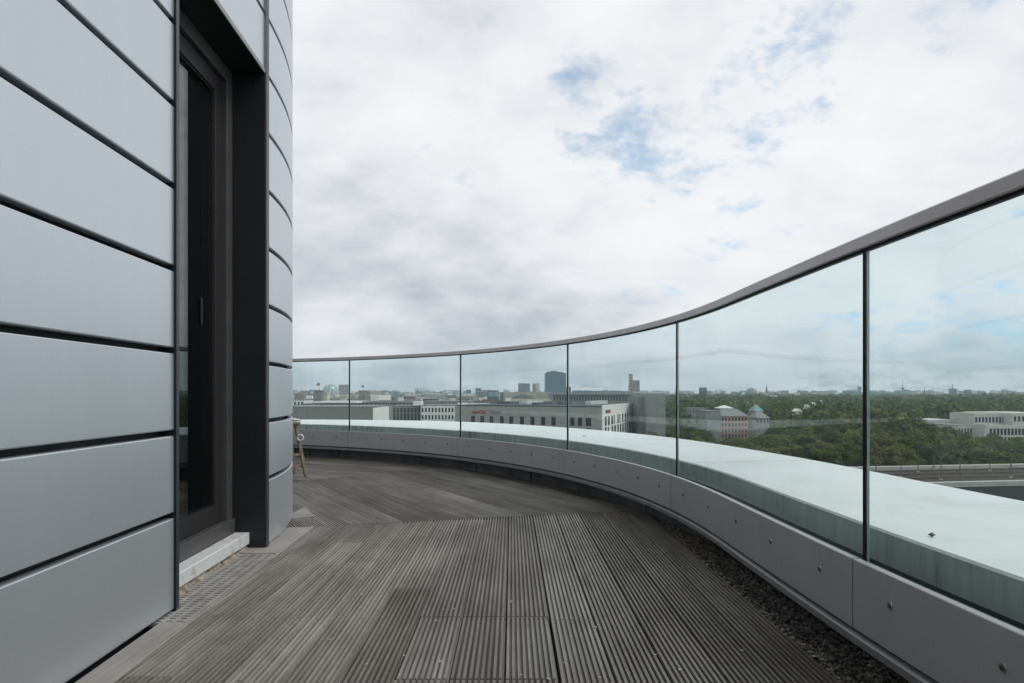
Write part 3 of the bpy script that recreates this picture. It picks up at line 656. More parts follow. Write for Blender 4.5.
def lettering(txt, p, q, u, z, size, m_, parent, sx=1.0, dz=.12):
    cu = bpy.data.curves.new('sign_lettering', 'FONT'); cu.body = txt; cu.size = size; cu.extrude = .06; cu.offset = .025*size; cu.materials.append(m_)
    o = bpy.data.objects.new('sign_lettering', cu); COL.objects.link(o)
    e_ = (Vector((*q, 0))-Vector((*p, 0))); n_ = Vector((e_.y, -e_.x, 0)).normalized(); ex = e_.normalized()
    o.matrix_world = Matrix(((ex.x*sx, 0, n_.x, 0), (ex.y*sx, 0, n_.y, 0), (0, 1, 0, 0), (0, 0, 0, 1)))
    loc = Vector((*p, 0))+e_*u+n_*dz; mw = o.matrix_world.copy(); mw.translation = (loc.x, loc.y, z)
    bpy.context.view_layer.update(); me = bpy.data.meshes.new_from_object(o.evaluated_get(bpy.context.evaluated_depsgraph_get())); bpy.data.objects.remove(o)
    o = bpy.data.objects.new('sign_lettering', me); COL.objects.link(o)
    o.parent = parent; o.matrix_parent_inverse = PINV[parent.name]; o.matrix_basis = mw; return o
t1 = lettering('InterCity', lft, c0, uof(471.8), wz(413.4, 284), 2.0, M['sred'], hot, .92)
t2 = lettering('Hotel', lft, c0, uof(489.8), wz(413.4, 281), 2.0, M['sgrey'], hot, 1.12)
mm = MB(); mm.obox(*quad_on(c0, c1, 0.06, .17, zr-2.3, zr-1.1, .40)); mm.build('sign_board', M['sred'], hot, recalc=True)

# left of the hotel
r = simple_block('office_building', 'white office block with a grid of square windows left of the hotel', 421, 457.5, 406, 330, M['white'], M['flatroof'], 30, 11, 4, .50, h=3.5)
fp_ = [wp(457.6, 330), wp(467.5, 336), wp(467.5, 366), wp(457.6, 362)]
r2 = house('office_building', 'narrow bright white end block with small windows beside the railing joint', 'building', fp_, wz(404.5, 330), M['white'], M['paleroof']); windows(r2, fp_[0], fp_[1], 2, [(wz(410, 333), wz(407.6, 333)), (wz(416, 333), wz(412, 333)), (wz(421, 333), wz(418, 333))], .42)
mb = MB(); mb.prism(front(413, 421.2, 340, 8), wz(405.5, 340), wz(401.3, 340)); mb.build('roof_plant', M['white'], r2, recalc=True)
r = simple_block('glazed_office', 'grey glass office block behind tall thin stone piers, right of the plain wall', 389, 420.8, 406.5, 345, M['concrete'], M['flatroof'], 30)
fp_ = front(389, 420.8, 345); windows(r, fp_[0], fp_[1], 9, [(wz(412.6, 345), wz(408, 345)), (wz(420, 345), wz(413.4, 345))], .62, M['wintan'])
r = simple_block('warehouse', 'long plain grey building with a bright white gable end', 270, 373, 408.0, 240, wall_mat('grey_metal_wall', (.245, .25, .23), .06), M['flatroof'], 40)
mb = MB(); p_, q_ = wp(373, 240), (wp(389, 262)); mb.prism([p_, q_, (q_[0]-6, q_[1]+20), (p_[0]-6, p_[1]+20)], GZ, wz(408, 240)); mb.build('gable_end', M['white'], r, recalc=True)
r = simple_block('rooftop_hall', 'low hall with a thin floating white roof above the plain grey wall', 303, 356, 403.6, 420, M['darkroof'], None, 30, 12, 1, .6, wmt=M['wintan'], h=2.6)
fp_ = front(312, 357, 415, 34); mb = MB(); mb.prism(fp_, wz(403.2, 415), wz(401.4, 415)); mb.build('roof', M['white'], r, recalc=True)
r = simple_block('white_annex', 'small white building with a glazed stair at the building corner edge', 286, 304, 400.5, 430, M['white'], M['flatroof'], 20, 5, 2, .55, wmt=M['wintan'])
r = simple_block('office_building', 'long low grey office roofs with dark window bands behind the plain wall', 357, 414, 402.2, 430, M['concrete'], M['flatroof'], 30, 14, 2, .7, wmt=M['winglass'], h=2.0)
r = simple_block('office_building', 'wide flat grey roof with a planted green edge behind the white office grid', 421, 470, 401.8, 480, M['flatroof'], M['flatroof'], 50)
mb = MB(); mb.prism(front(423, 437, 520, 12), wz(401, 520), wz(398.9, 520)); mb.build('roof_planting', simple('roof_plants', (.07, .10, .04), .9), r, recalc=True)
# parliament with glass dome
pD = 800
pr = house('parliament', 'old stone parliament with corner towers and a glass dome', 'building', front(300, 376, pD, 90), wz(399.3, pD), M['beige'], M['flatroof'])
def tower(x0, x1, yt, D, m1, depth=14):
    mb = MB(); fp_ = front(x0, x1, D, depth); mb.prism(fp_, wz(402, D), wz(yt, D))
    a = wp(x0-.5, D-1); b = wp(x1+.5, D-1); mb.prism([a, b, (b[0], D+depth+1), (a[0], D+depth+1)], wz(yt+.9, D), wz(yt+.35, D))
    return mb.build('tower', m1, pr, recalc=True)
tw = tower(313.5, 321, 390.3, pD-20, wall_mat('dark_stone', (.20, .175, .15))); tower(321.2, 327, 391.8, pD-12, M['cream']); tower(358.5, 365, 390.3, pD-20, wall_mat('brown_stone', (.24, .205, .17))); tower(365.2, 370, 391.5, pD-12, M['beige']); tower(339.6, 345, 395, pD-10, M['cream'])
for px_, yt in ((352.3, 390.2),):
    mb = MB(); x, y = wp(px_, pD-15); mb.tube((x, y, wz(400, pD)), (x, y, wz(394, pD)), 1.3, 1.1, 8); mb.tube((x, y, wz(394, pD)), (x, y, wz(391.2, pD)), .7, .5, 8); mb.tube((x, y, wz(391.2, pD)), (x, y, wz(390.2, pD)), .45, .1, 8); mb.build('statue', M['stone'], pr)
dm = MB(); x0_, y0_ = wp(330.5, pD+45); zb = wz(394.6, pD); rb, hd = 10.6, 13.2; nr_, ns_ = 9, 28
for i in range(nr_):
    a = i/(nr_-1)*math.pi/2
    for j in range(ns_):
        b = j*2*math.pi/ns_; q = math.cos(a)**.8 if i < nr_-1 else .18
        dm.v.append((x0_+rb*q*math.cos(b), y0_+rb*q*math.sin(b), zb+hd*math.sin(a))); dm.uv.append((0, 0))
for i in range(nr_-1):
    for j in range(ns_): dm.f.append((i*ns_+j, i*ns_+(j+1) % ns_, (i+1)*ns_+(j+1) % ns_, (i+1)*ns_+j)); dm.mi.append(0)
dm.f.append(tuple((nr_-1)*ns_+j for j in range(ns_))); dm.mi.append(0)
do = dm.build('glass_dome', M['domeglass'], pr, recalc=True)
rb_ = MB()
for j in range(14):
    b = j*2*math.pi/14
    for i in range(nr_-1):
        P = []
        for ii in (i, i+1):
            a = ii/(nr_-1)*math.pi/2; q = (math.cos(a)**.8 if ii < nr_-1 else .18); P.append((x0_+(rb+.1)*q*math.cos(b), y0_+(rb+.1)*q*math.sin(b), zb+(hd+.1)*math.sin(a)))
        rb_.tube(P[0], P[1], .22, k=4)
rb_.build('dome_rib', M['white'], do)
mb = MB(); mb.tube((x0_, y0_, zb), (x0_, y0_, zb+5.5), 9.5, 1.2, 16); mb.build('dome_cone', M['white'], do)
def flag(px_, ytop, D, bands, lab, s_=1.0):
    x, y = wp(px_, D); zt = wz(ytop, D); f_ = thing('flag', lab, 'flag', (x, y, wz(390.5, D)))
    mb = MB(); mb.tube((x, y, wz(391.5, D)), (x, y, zt+.2), .14, .08, 6); mb.build('flagpole', M['steel'], f_)
    w_, h_ = 3.4*s_, 3.3*s_
    for k, m_ in enumerate(bands):
        mm = MB(); nn = 8
        z1 = zt-h_*k/len(bands); z0 = zt-h_*(k+1)/len(bands)
        V = []
        for i in range(nn+1):
            xx = x-w_*i/nn; yy = y+.35*math.sin(i*1.1)*i/nn; dr = -.5*(i/nn)**1.5
            V += [(xx, yy, z1+dr), (xx, yy, z0+dr+.001), (xx, yy+.06, z1+dr), (xx, yy+.06, z0+dr+.001)]
        for i in range(nn): b = 4*i; mm.add(V[b:b+8], [(0, 1, 5, 4), (3, 2, 6, 7), (2, 0, 4, 6), (1, 3, 7, 5)])
        mm.build('flag_band', m_, f_)
flag(319.8, 383.0, pD-20, (M['fblack'], M['fred'], M['fgold']), 'black red and gold flag flying above the left stone tower by the dome')
flag(364.0, 384.8, pD-20, (M['fwhite'], M['fred'], M['fblue']), 'small faded pale, red and blue flag above the right stone tower', .85)

# skyline blocks, each its own
def sky_block(x0, x1, y0, D, m_, lab, cat='tower', name='office_tower', cols=0, rows=0, cap=None, depth=None, wmt=None, fill=.55, rowfill=.45):
    depth = depth or (x1-x0)/F*D*.7
    r = simple_block(name, lab, x0, x1, y0, D, m_, cap, depth, 0, 0, cat=cat)
    if cols:
        zt, zb_ = wz(y0+.7, D), wz(400, D); H = (zt-zb_)/rows
        for k in range(rows): windows(r, wp(x0, D), wp(x1, D), cols, [(zt-H*(k+.75), zt-H*(k+.75-rowfill))], fill, wmt or M['winglass'])
    return r
gt = sky_block(545.2, 566, 373, 1450, M['tealglass'], 'wide dark teal glass tower with gently rounded top standing alone on the skyline', cols=1, rows=10, fill=.94, rowfill=.55, wmt=simple('teal_band_glass', (.018, .08, .10), .15, .2))
D = 1450; mb = MB(); pts = [(545.2, 373.2)]+[(545.2+20.8*i/12, 373.2-2.0*math.sin(math.pi*min(1, .18+.8*i/12))) for i in range(1, 12)]+[(566, 373.2)]
k = len(pts); mb.add([(wp(x, D)[0], D+2, wz(y, D)) for x, y in pts]+[(wp(x, D)[0], D+26, wz(y, D)) for x, y in pts], [tuple(range(k)), tuple(range(2*k-1, k-1, -1))]+[(i, (i+1) % k, k+(i+1) % k, k+i) for i in range(k)]); mb.build('curved_top', M['tealglass'], gt, recalc=True)
mb = MB(); mb.prism(front(551, 557, D+8, 8), wz(371.6, D), wz(370.7, D)); mb.build('penthouse', M['palered'], gt, recalc=True)
sky_block(566.3, 571, 386.8, 1500, M['darkroof'], 'low dark block joined to the right foot of the teal glass tower')
sky_block(518.2, 530, 383.3, 1500, wall_mat('grey_tower', (.20, .22, .24)), 'plain grey slab tower, larger of the pair left of the teal tower', cols=6, rows=7, wmt=M['wintan'])
sky_block(532.5, 535.8, 383.5, 1550, M['stone'], 'thin grey slab tower beside a paler one left of the teal tower', cols=2, rows=6, wmt=M['wintan'])
sky_block(536, 539.5, 383.0, 1560, M['cream'], 'thin cream slab tower nearest to the teal tower')
sky_block(466.2, 471, 389.8, 1500, M['tealglass'], 'small teal block just right of the railing joint above the white end block')
sky_block(475.3, 481, 388.0, 1500, wall_mat('blue_grey_tower', (.14, .19, .22)), 'blue grey mid-rise with slanted top above the hotel lettering', cols=2, rows=4)
gb = sky_block(487.2, 498.4, 390.2, 1100, M['tealglass'], 'teal gate shaped glass building with a pale inner frame above the hotel', 'building', 'glass_building')
mb = MB(); mb.obox(*quad_on(wp(487.2, 1100), wp(498.4, 1100), .12, .86, wz(396.6, 1100), wz(392.2, 1100), .4)); mb.build('window', simple('pale_teal_glass', (.16, .26, .27), .2), gb, recalc=True)
mb = MB(); mb.obox(*quad_on(wp(487.2, 1100), wp(498.4, 1100), .80, .98, wz(397, 1100), wz(391.4, 1100), .7)); mb.build('pier', M['stone'], gb, recalc=True)
sky_block(500.2, 505, 392.0, 1150, M['tealglass'], 'small teal block right of the gate shaped glass building')
rt = sky_block(629.2, 632.8, 375.6, 1400, M['palered'], 'slender pale red tower with a dark cap, taller of the twin towers', cols=1, rows=8, fill=.4)
mb = MB(); mb.prism(front(629.4, 632.6, 1400, 6), wz(375.6, 1400)+.02, wz(374.2, 1400)); mb.build('roof', M['darkroof'], rt, recalc=True)
sky_block(633.0, 639.6, 380.3, 1395, wall_mat('mauve_brick', (.17, .13, .13)), 'broad dark brick tower, shorter of the twin towers', cols=4, rows=8, wmt=M['wintan'])
sky_block(628.2, 629.2, 386, 1390, M['palered'], 'low pale red wing at the left foot of the twin towers')
sky_block(700.2, 706.8, 387.5, 900, M['dbrick'], 'dark brown tower block standing alone above the treetops', cols=4, rows=7, fill=.4, wmt=M['wintan'])
tr = thing('tent_roof', 'white fan shaped tent roof with a leaning mast on the skyline', 'roof', (*wp(597, 1430), GZ)); mb = MB()
x, y = wp(583, 1430); bx = [wp(px_, 1430) for px_ in (574, 620)]
ring = [(wp(597, 1430)[0]+48*math.cos(i*6.283/20), 1430+30*math.sin(i*6.283/20), wz(389.8, 1430)) for i in range(20)]
mb.add([(x, y, wz(387.3, 1430))]+ring, [(0, 1+i, 1+(i+1) % 20) for i in range(20)]+[tuple(range(20, 0, -1))]); mb.build('canopy', M['paleroof'], tr, recalc=True)
mb = MB(); mb.tube((x-3, y, wz(388.5, 1430)), (x+1, y, wz(385, 1430)), .9, .4); mb.tube((x+1, y, wz(386, 1430)), (x+9, y, wz(384.6, 1430)), .5, .3); mb.build('mast', M['steel'], tr)
mb = MB(); mb.tube((*wp(597, 1430), GZ), (*wp(597, 1430), wz(391, 1430)), 40, 40, 24); mb.build('base', M['tealglass'], tr)
for i, (a, b, yy, m_, lab) in enumerate(((573, 590, 390.6, 'tealglass', 'dark teal low block under the tent roof at left'), (590, 604, 391.0, 'tealglass', 'teal low block under the middle of the tent roof'), (604, 616, 391.6, 'copper', 'copper green low block under the right end of the tent roof'), (616, 628, 391.2, 'tealglass', 'low teal block between the tent roof and the twin towers'))):
    sky_block(a, b, yy, 1350-i*4, M[m_], lab, 'building', 'office_block')
# large grey hall behind the hotel
r = simple_block('colonnade_building', 'long grey stone building with a row of tall slots behind the hotel roof', 553, 650, 392.8, 520, M['stone'], None, 60)
fp_ = front(553, 650, 520); windows(r, fp_[0], fp_[1], 34, [(wz(400.8, 520), wz(396.3, 520))], .5, M['wintan']); mb = MB(); mb.prism(front(552, 650.5, 516, 70), wz(394.4, 520), wz(392.6, 520)); mb.build('roof', M['slate'], r, recalc=True)
mb = MB(); mb.prism(front(635, 660, 514, 8), wz(393, 514), wz(391.6, 514)); mb.build('roof_plant', M['cream'], r, recalc=True)
r = simple_block('concrete_tower', 'blank concrete end wall standing right of the white hotel front', 647, 665.5, 394.5, 300, wall_mat('streaked_concrete', (.25, .25, .235), .22), M['flatroof'], 35)
mb = MB(); mb.prism(front(638.5, 647, 306, 28), GZ, wz(396, 306)); mb.build('side_wing', M['flatroof'], r, recalc=True)
mb = MB(); mb.prism(front(648, 662, 303, 10), wz(394.4, 303)+.02, wz(392.8, 303)); mb.build('roof_plant', M['cream'], r, recalc=True)
r = simple_block('museum_hall', 'beige stone hall with a dark curved roof between the hotel and the towers', 503.5, 551, 392.0, 620, M['beige'], None, 60); D = 560
mb = MB(); N = 14; cv = [(511+24*i/N, 399.3-5.2*math.sin(math.pi*(i/N)**.8*.93)) for i in range(N+1)]
mb.add([(wp(x, D)[0], D, wz(y, D)) for x, y in cv]+[(wp(x, D)[0], D+40, wz(y, D)) for x, y in cv]+[(wp(cv[0][0], D)[0], D, GZ), (wp(cv[-1][0], D)[0], D, GZ)], [tuple(range(N+1))+(2*N+3, 2*N+2)]+[(i, i+1, N+2+i, N+1+i) for i in range(N)]); mb.build('curved_roof', M['slate'], r, recalc=True)
r = simple_block('low_pavilion', 'cream flat roofed pavilion with a white canopy behind the hotel roof edge', 511, 551, 400.2, 430, M['cream'], M['beige'], 30, 14, 1, .6, wmt=M['wintan'], h=2.2)
r = simple_block('long_roof', 'bright white low roof edge behind the hotel lettering', 466, 489, 404.2, 380, M['white'], M['paleroof'], 18)
r = simple_block('white_cube', 'small white roof house left of the curved dark roof', 505.5, 511, 398, 450, M['white'], None, 10)
for i, (a, b, yy, D, m_, lab) in enumerate(((371, 379, 394.8, 700, 'white', 'white flat building right of the right stone tower'), (379, 386, 395.8, 640, 'cream', 'sunlit cream building with stepped roof right of the right stone tower'), (393, 399, 391.5, 1400, 'copper', 'pale copper church roof in the hazy city left of centre'), (398, 403, 397.5, 700, 'white', 'small white gabled house before the hazy copper roof'), (425, 432, 393.0, 1500, 'cream', 'pale twin block on the horizon above the planted roof'), (436, 441, 393.2, 1500, 'cream', 'cream block beside a yellowish one on the horizon'), (441, 446, 393.4, 1480, 'beige', 'yellowish block on the horizon right of the cream one'), (448, 452, 393.2, 1480, 'white', 'little white block on the horizon left of the railing joint'), (306, 312, 395.5, 900, 'white', 'small white roof left of the dark stone tower'), (338.5, 348.5, 384.6, 1500, 'stone', 'hazy blue grey slab tower right of the glass dome'))):
    sky_block(a, b, yy, D, M[m_], lab, 'building', 'city_building', cols=(5 if i == 9 else 0), rows=(6 if i == 9 else 0), wmt=M['wintan'])
def spire(px_, ytop, ybase, D, w_, m_, lab, name='church_spire', cat='spire', bw=None):
    x, y = wp(px_, D); r = thing(name, lab, cat, (x, y, GZ)); zt, zb_ = wz(ytop, D), wz(ybase, D); hw = w_/F*D/2
    mb = MB(); mb.prism([(x-hw, y-hw), (x+hw, y-hw), (x+hw, y+hw), (x-hw, y+hw)], GZ, zb_); mb.build('tower', M['stone'], r, recalc=True)
    mb = MB(); mb.tube((x, y, zb_), (x, y, zt), hw*1.1, .15, 8); mb.build('spire', m_, r)
    return r
spire(766.6, 384.2, 392.3, 1500, 2.3, M['darkroof'], 'slim dark church spire on the skyline right of the grey dome'); spire(924.4, 387.2, 392.8, 2000, 1.6, M['darkroof'], 'small dark church spire right of the red roofs on the skyline')
spire(421.5, 387.8, 394, 1500, 1.5, M['copper'], 'faint green spire in the hazy city above the white office grid', )
x, y = wp(902.8, 2600); r = thing('radio_mast', 'thin radio mast rising from the skyline above the red roofs', 'mast', (x, y, GZ)); mb = MB(); mb.tube((x, y, GZ), (x, y, wz(380, 2600)), 2.4, .5, 6); mb.build('mast', M['steel'], r); mb = MB(); mb.tube((x, y, wz(389.5, 2600)), (x, y, wz(387.8, 2600)), 5, 5, 10); mb.build('platform', M['steel'], r)
for i, (a, b, yy, D, m_, lab) in enumerate(((899, 911, 390.3, 2400, 'copper', 'pale teal block behind the radio mast'), (887, 906, 394.3, 1900, 'redroof', 'long red roof left under the radio mast'), (906, 921, 394.0, 1950, 'redroof', 'long red roof right under the radio mast'), (951.6, 957, 388.5, 2500, 'tealglass', 'stepped teal power station block on the right skyline'), (733, 741.5, 392.2, 2000, 'tealglass', 'teal flat block left of the grey dome on the skyline'), (721, 726, 391.2, 2200, 'stone', 'grey slim block beside the white round building'), (742, 745, 392.4, 2200, 'white', 'small white block between teal block and grey dome'), (783, 789, 391.2, 2200, 'stone', 'grey block right of the dark church spire'), (796, 800, 392.6, 1800, 'white', 'low white house among treetops right of the spire'), (819, 829, 391.0, 2300, 'beige', 'pale brown wide block on the middle right skyline'), (836, 840.5, 391.8, 2300, 'white', 'white block right of the pale brown one'), (846, 857, 391.0, 2400, 'tealglass', 'teal wide block left of the big railing joint'), (858.5, 861.5, 386.5, 2500, 'tealglass', 'thin teal tower next to the big railing joint'), (870, 885, 391.4, 2400, 'copper', 'pale teal block right of the big railing joint'), (966, 971, 389.6, 2600, 'tealglass', 'small teal tower right of the power station block'), (980, 986, 391.0, 2500, 'stone', 'grey block at far right on the skyline'), (1003, 1007, 389.5, 2600, 'stone', 'narrow grey tower at the far right skyline'), (771, 777, 395.2, 1200, 'cream', 'cream house right under the dark church spire'))):
    sky_block(a, b, yy, D, M[m_], lab, 'building', 'city_building')
x, y = wp(952.3, 2500); ch = thing('chimney', 'tall thin chimney at the power station block on the right skyline', 'chimney', (x, y, GZ)); mb = MB(); mb.tube((x, y, GZ), (x, y, wz(384.4, 2500)), 2.2, 1.4, 8); mb.build('stack', M['darkroof'], ch)
def dome(px_, ytop, ybase, D, w_, m_, lab):
    x, y = wp(px_, D); r_ = w_/2/F*D; zt, zb_ = wz(ytop, D), wz(ybase, D); r = thing('domed_hall', lab, 'dome', (x, y, GZ)); mb = MB(); mb.tube((x, y, GZ), (x, y, zb_), r_, r_, 20); mb.build('drum', M['stone'], r)
    mb = MB(); n1, n2 = 7, 20
    for i in range(n1):
        a = i/(n1-1)*math.pi/2*.98
        for j in range(n2): mb.v.append((x+r_*math.cos(a)*math.cos(j*6.2832/n2), y+r_*math.cos(a)*math.sin(j*6.2832/n2), zb_+(zt-zb_)*math.sin(a))); mb.uv.append((0, 0))
    for i in range(n1-1):
        for j in range(n2): mb.f.append((i*n2+j, i*n2+(j+1) % n2, (i+1)*n2+(j+1) % n2, (i+1)*n2+j)); mb.mi.append(0)
    mb.build('dome', m_, r, recalc=True, smooth=True)
dome(751.5, 387.6, 393.5, 1900, 11.5, M['stone'], 'wide grey dome on the skyline left of the church spire'); dome(727.5, 390.6, 394, 1900, 4.6, M['white'], 'small white round building right of the dark brown tower')
def crane(px_, ytop, D, dirx, lab):
    x, y = wp(px_, D); r = thing('tower_crane', lab, 'crane', (x, y, GZ), 'cranes on the skyline'); zt = wz(ytop, D); mb = MB(); mb.tube((x, y, GZ), (x, y, zt), 1.0, .9, 4); mb.build('mast', M['steel'], r)
    mb = MB(); mb.tube((x-dirx*8, y, zt-2), (x+dirx*26, y, zt+1), .8, .5, 4); mb.build('jib', M['steel'], r)
crane(417.5, 388.5, 1800, 1, 'faint tower crane left of the green spire on the hazy skyline'); crane(949, 386.0, 2600, -1, 'faint tower crane left of the power station chimney'); crane(933, 388.5, 2600, 1, 'small faint crane right of the little dark church spire')

# villa, gable house and white tents among the trees
def hip_house(name, lab, x0, x1, ye, yr, D, wm, rm, depth=18, rows=2, cols=8, zh=3.6, hipf=.25):
    fp_ = front(x0, x1, D, depth); ze, zrr = wz(ye, D), wz(yr, D); r = house(name, lab, 'building', fp_, ze, wm)
    a, b = fp_[0], fp_[1]; w_ = b[0]-a[0]; mb = MB(); o_ = .5
    mb.add([(a[0]-o_, D-o_, ze), (b[0]+o_, D-o_, ze), (b[0]+o_, D+depth+o_, ze), (a[0]-o_, D+depth+o_, ze), (a[0]+w_*hipf, D+depth/2, zrr), (b[0]-w_*hipf, D+depth/2, zrr)], [(0, 1, 5, 4), (1, 2, 5), (2, 3, 4, 5), (3, 0, 4), (3, 2, 1, 0)]); mb.build('roof', rm, r, recalc=True)
    if rows: windows(r, a, b, cols, [(ze-1.0-zh*k-2.1, ze-1.0-zh*k) for k in range(rows)], .48)
    return r
hip_house('villa', 'pink villa with a grey hipped roof standing among trees', 721, 747.5, 416, 409.3, 420, M['pink'], M['slate'], 20, 4, 8, 3.4, .2)
hip_house('villa', 'small house with a bright white pyramid roof behind the pink villa', 720, 734, 408.3, 405.2, 520, M['slate'], M['white'], 14, 0, 0, 3.4, .48)
simple_block('reflection_block', 'plain grey block imitating a reflection in the railing glass left of the pink villa', 706.5, 720.8, 411.5, 415, M['concrete'], M['flatroof'], 25)  # block added to imitate a grey reflection in the railing glass, not a building
simple_block('garden_wall_house', 'long low pale house with flat roof left of the pink villa', 689, 705, 408.6, 460, M['stone'], M['flatroof'], 15, 6, 1, .4)
r = hip_house('gable_house', 'pale house with a steep gable right of the pink villa', 756, 769.5, 418, 411.5, 440, M['stone'], M['slate'], 16, 1, 4, 3.4, .35)
hip_house('garden_house', 'light teal roofed house behind the pale gable right of the villa', 754.5, 763, 411, 404.5, 480, M['stone'], simple('teal_roof', (.20, .33, .34), .6), 12, 0, 0, 3, .42)
for i, (px_, yy) in enumerate(((799.5, 409.6), (803.5, 407.6), (808, 405.4), (814, 402.8), (818, 401.4), (822.5, 400.6))):
    D = 450+i*80; x, y = wp(px_, D); z_ = wz(yy, D)
    r = thing('white_pavilion', 'small white pitched pavilion roof, %s of the slanting row in the treetops' % ('first', 'second', 'third', 'fourth', 'fifth', 'last')[i], 'pavilion', (x, y, GZ), 'row of white pavilions in the park'); mb = MB(); w_ = 1.7
    mb.prism([(x-w_, y), (x+w_, y), (x+w_, y+8), (x-w_, y+8)], GZ, z_-1.2); mb.build('wall', M['cream'], r, recalc=True)
    mb = MB(); mb.add([(x-w_-.4, y-.4, z_-1.2), (x+w_+.4, y-.4, z_-1.2), (x+w_+.4, y+8, z_-1.2), (x-w_-.4, y+8, z_-1.2), (x, y-.4, z_+.6), (x, y+8, z_+.6)], [(0, 1, 4), (1, 2, 5, 4), (2, 3, 5), (3, 0, 4, 5), (3, 2, 1, 0)]); mb.build('roof', M['white'], r, recalc=True)
# white administrative building at right
D = 400; WH = M['white']; M['white'] = M['officestone'] = wall_mat('pale_office_stone', (.52, .50, .46), .1)
wb = simple_block('white_building', 'long white stepped building with tall window rows behind trees at right', 982, 1075, 426.5, D, M['white'], None, 34, 26, 3, .66, h=5.0, rowfill=.74)
mb = MB(); fp_ = [wp(974.5, D+14), wp(1012, D+14), (wp(1012, D+14)[0], D+50), (wp(974.5, D+14)[0]+8, D+50)]; mb.prism(fp_, wz(427, D), wz(414.8, D)); bl_ = mb.build('upper_storey', M['white'], wb, recalc=True)
windows(wb, fp_[0], fp_[1], 11, [(wz(422.4, D+14), wz(417.2, D+14))], .62)
mb = MB(); cxm = sum(p[0] for p in fp_)/4; cym = sum(p[1] for p in fp_)/4; mb.prism([(cxm+(x-cxm)*.93, cym+(y-cym)*.93) for x, y in fp_], wz(414.8, D)+.02, wz(414.3, D)); mb.build('roof', M['beige'], wb, recalc=True)
fp_ = [wp(1013, D+6), wp(1062, D+6), (wp(1062, D+6)[0], D+50), (wp(1013, D+6)[0], D+50)]; mb = MB(); mb.prism(fp_, wz(427, D), wz(413.6, D)); mb.build('upper_storey', M['white'], wb, recalc=True); windows(wb, fp_[0], fp_[1], 12, [(wz(421.5, D+6), wz(416.5, D+6))], .5)
mb = MB(); mb.prism(front(985, 1075, D+2, 20), wz(426.5, D)+.02, wz(425.6, D)); mb.build('terrace_roof', M['beige'], wb, recalc=True)
wl = simple_block('white_building', 'lower white wing with a grey roof half hidden by trees left of the stepped building', 958, 984, 426.2, 408, M['white'], M['slate'], 30, 9, 3, .5, h=5, rowfill=.7)
wl2 = simple_block('white_building', 'small white flat roofed house among the trees, left end of the white group', 927, 952, 420.4, 440, M['white'], M['paleroof'], 24)
mb = MB(); mb.prism(front(984.6, 988.6, D-3, 8), GZ, wz(424.0, D)); mb.build('stair_tower', M['white'], wb, recalc=True)

M['white'] = WH
# railway: embankment, ballast, tracks, masts
def rl_pt(px_, y_, z_): Y = (CAMZ-z_)*F/(y_-HY); return ((px_-CX)/F*Y, Y, z_)
TZ = GZ+5.0
A_, B_ = Vector(rl_pt(830, 470.5, TZ)), Vector(rl_pt(1024, 466.8, TZ)); dirt = (B_-A_).normalized(); nrm = Vector((dirt.y, -dirt.x, 0))     # nrm points towards the camera
if nrm.y > 0: nrm = -nrm
def along(o_, s_, z_): q = A_+nrm*o_+dirt*s_; return (q.x, q.y, z_)
mb = MB(); fp_ = [along(-1, -420, 0)[:2], along(-1, 500, 0)[:2], along(72, 500, 0)[:2], along(72, -420, 0)[:2]]
mb.prism(fp_, GZ-1, TZ); m, n, out = mat('brown_ballast'); c = n.add('ShaderNodeTexCoord').outputs['Object']; nb = n.noise(c, .25, 6, .65); nb2 = n.noise(c, 2.5, 4, .6)
pbsdf(n, out, n.ramp(n.m('ADD', n.m('MULTIPLY', nb, .7), n.m('MULTIPLY', nb2, .3)), [(.35, (.040, .032, .026)), (.6, (.105, .085, .07)), (.75, (.16, .14, .115))]), .95, 0, None, .2, .01, .1); kind(mb.build('railway_bed', m, recalc=True), 'structure')
M['viaduct'] = wall_mat('pale_viaduct_concrete', (.40, .385, .345)); M['railsteel'] = simple('rusty_rail', (.10, .075, .06), .5, .3)
for o_, w_, z0, z1, lab in ((-.6, 3.2, GZ, TZ+1.2, 'pale concrete trackside wall along the far edge of the railway'), (43, 2.4, GZ, TZ+1.4, 'pale concrete viaduct wall along the near edge of the tracks')):
    mb = MB(); mb.prism([along(o_, -420, 0)[:2], along(o_, 500, 0)[:2], along(o_+w_, 500, 0)[:2], along(o_+w_, -420, 0)[:2]], z0, z1); tag(mb.build('trackside_wall', M['viaduct'], recalc=True), lab, 'wall')
for k in range(7):
    o_ = 6+k*5.0; mb = MB()
    for s_ in (-.72, .72):
        mb.prism([along(o_+s_-.06, -420, 0)[:2], along(o_+s_-.06, 500, 0)[:2], along(o_+s_+.06, 500, 0)[:2], along(o_+s_+.06, -420, 0)[:2]], TZ, TZ+.16)
    mb.prism([along(o_-1.3, -420, 0)[:2], along(o_-1.3, 500, 0)[:2], along(o_+1.3, 500, 0)[:2], along(o_+1.3, -420, 0)[:2]], TZ+.002, TZ+.05)
    kind(mb.build('railway_track', M['railsteel'] if k % 2 else m, recalc=True), 'structure')
mb = MB(); mb.prism([along(45.5, -420, 0)[:2], along(45.5, 500, 0)[:2], along(71.5, 500, 0)[:2], along(71.5, -420, 0)[:2]], TZ-.5, TZ+.02); kind(mb.build('service_road', simple('dark_asphalt', (.022, .022, .022), .95, 0, .3, .3, .05), recalc=True), 'structure')
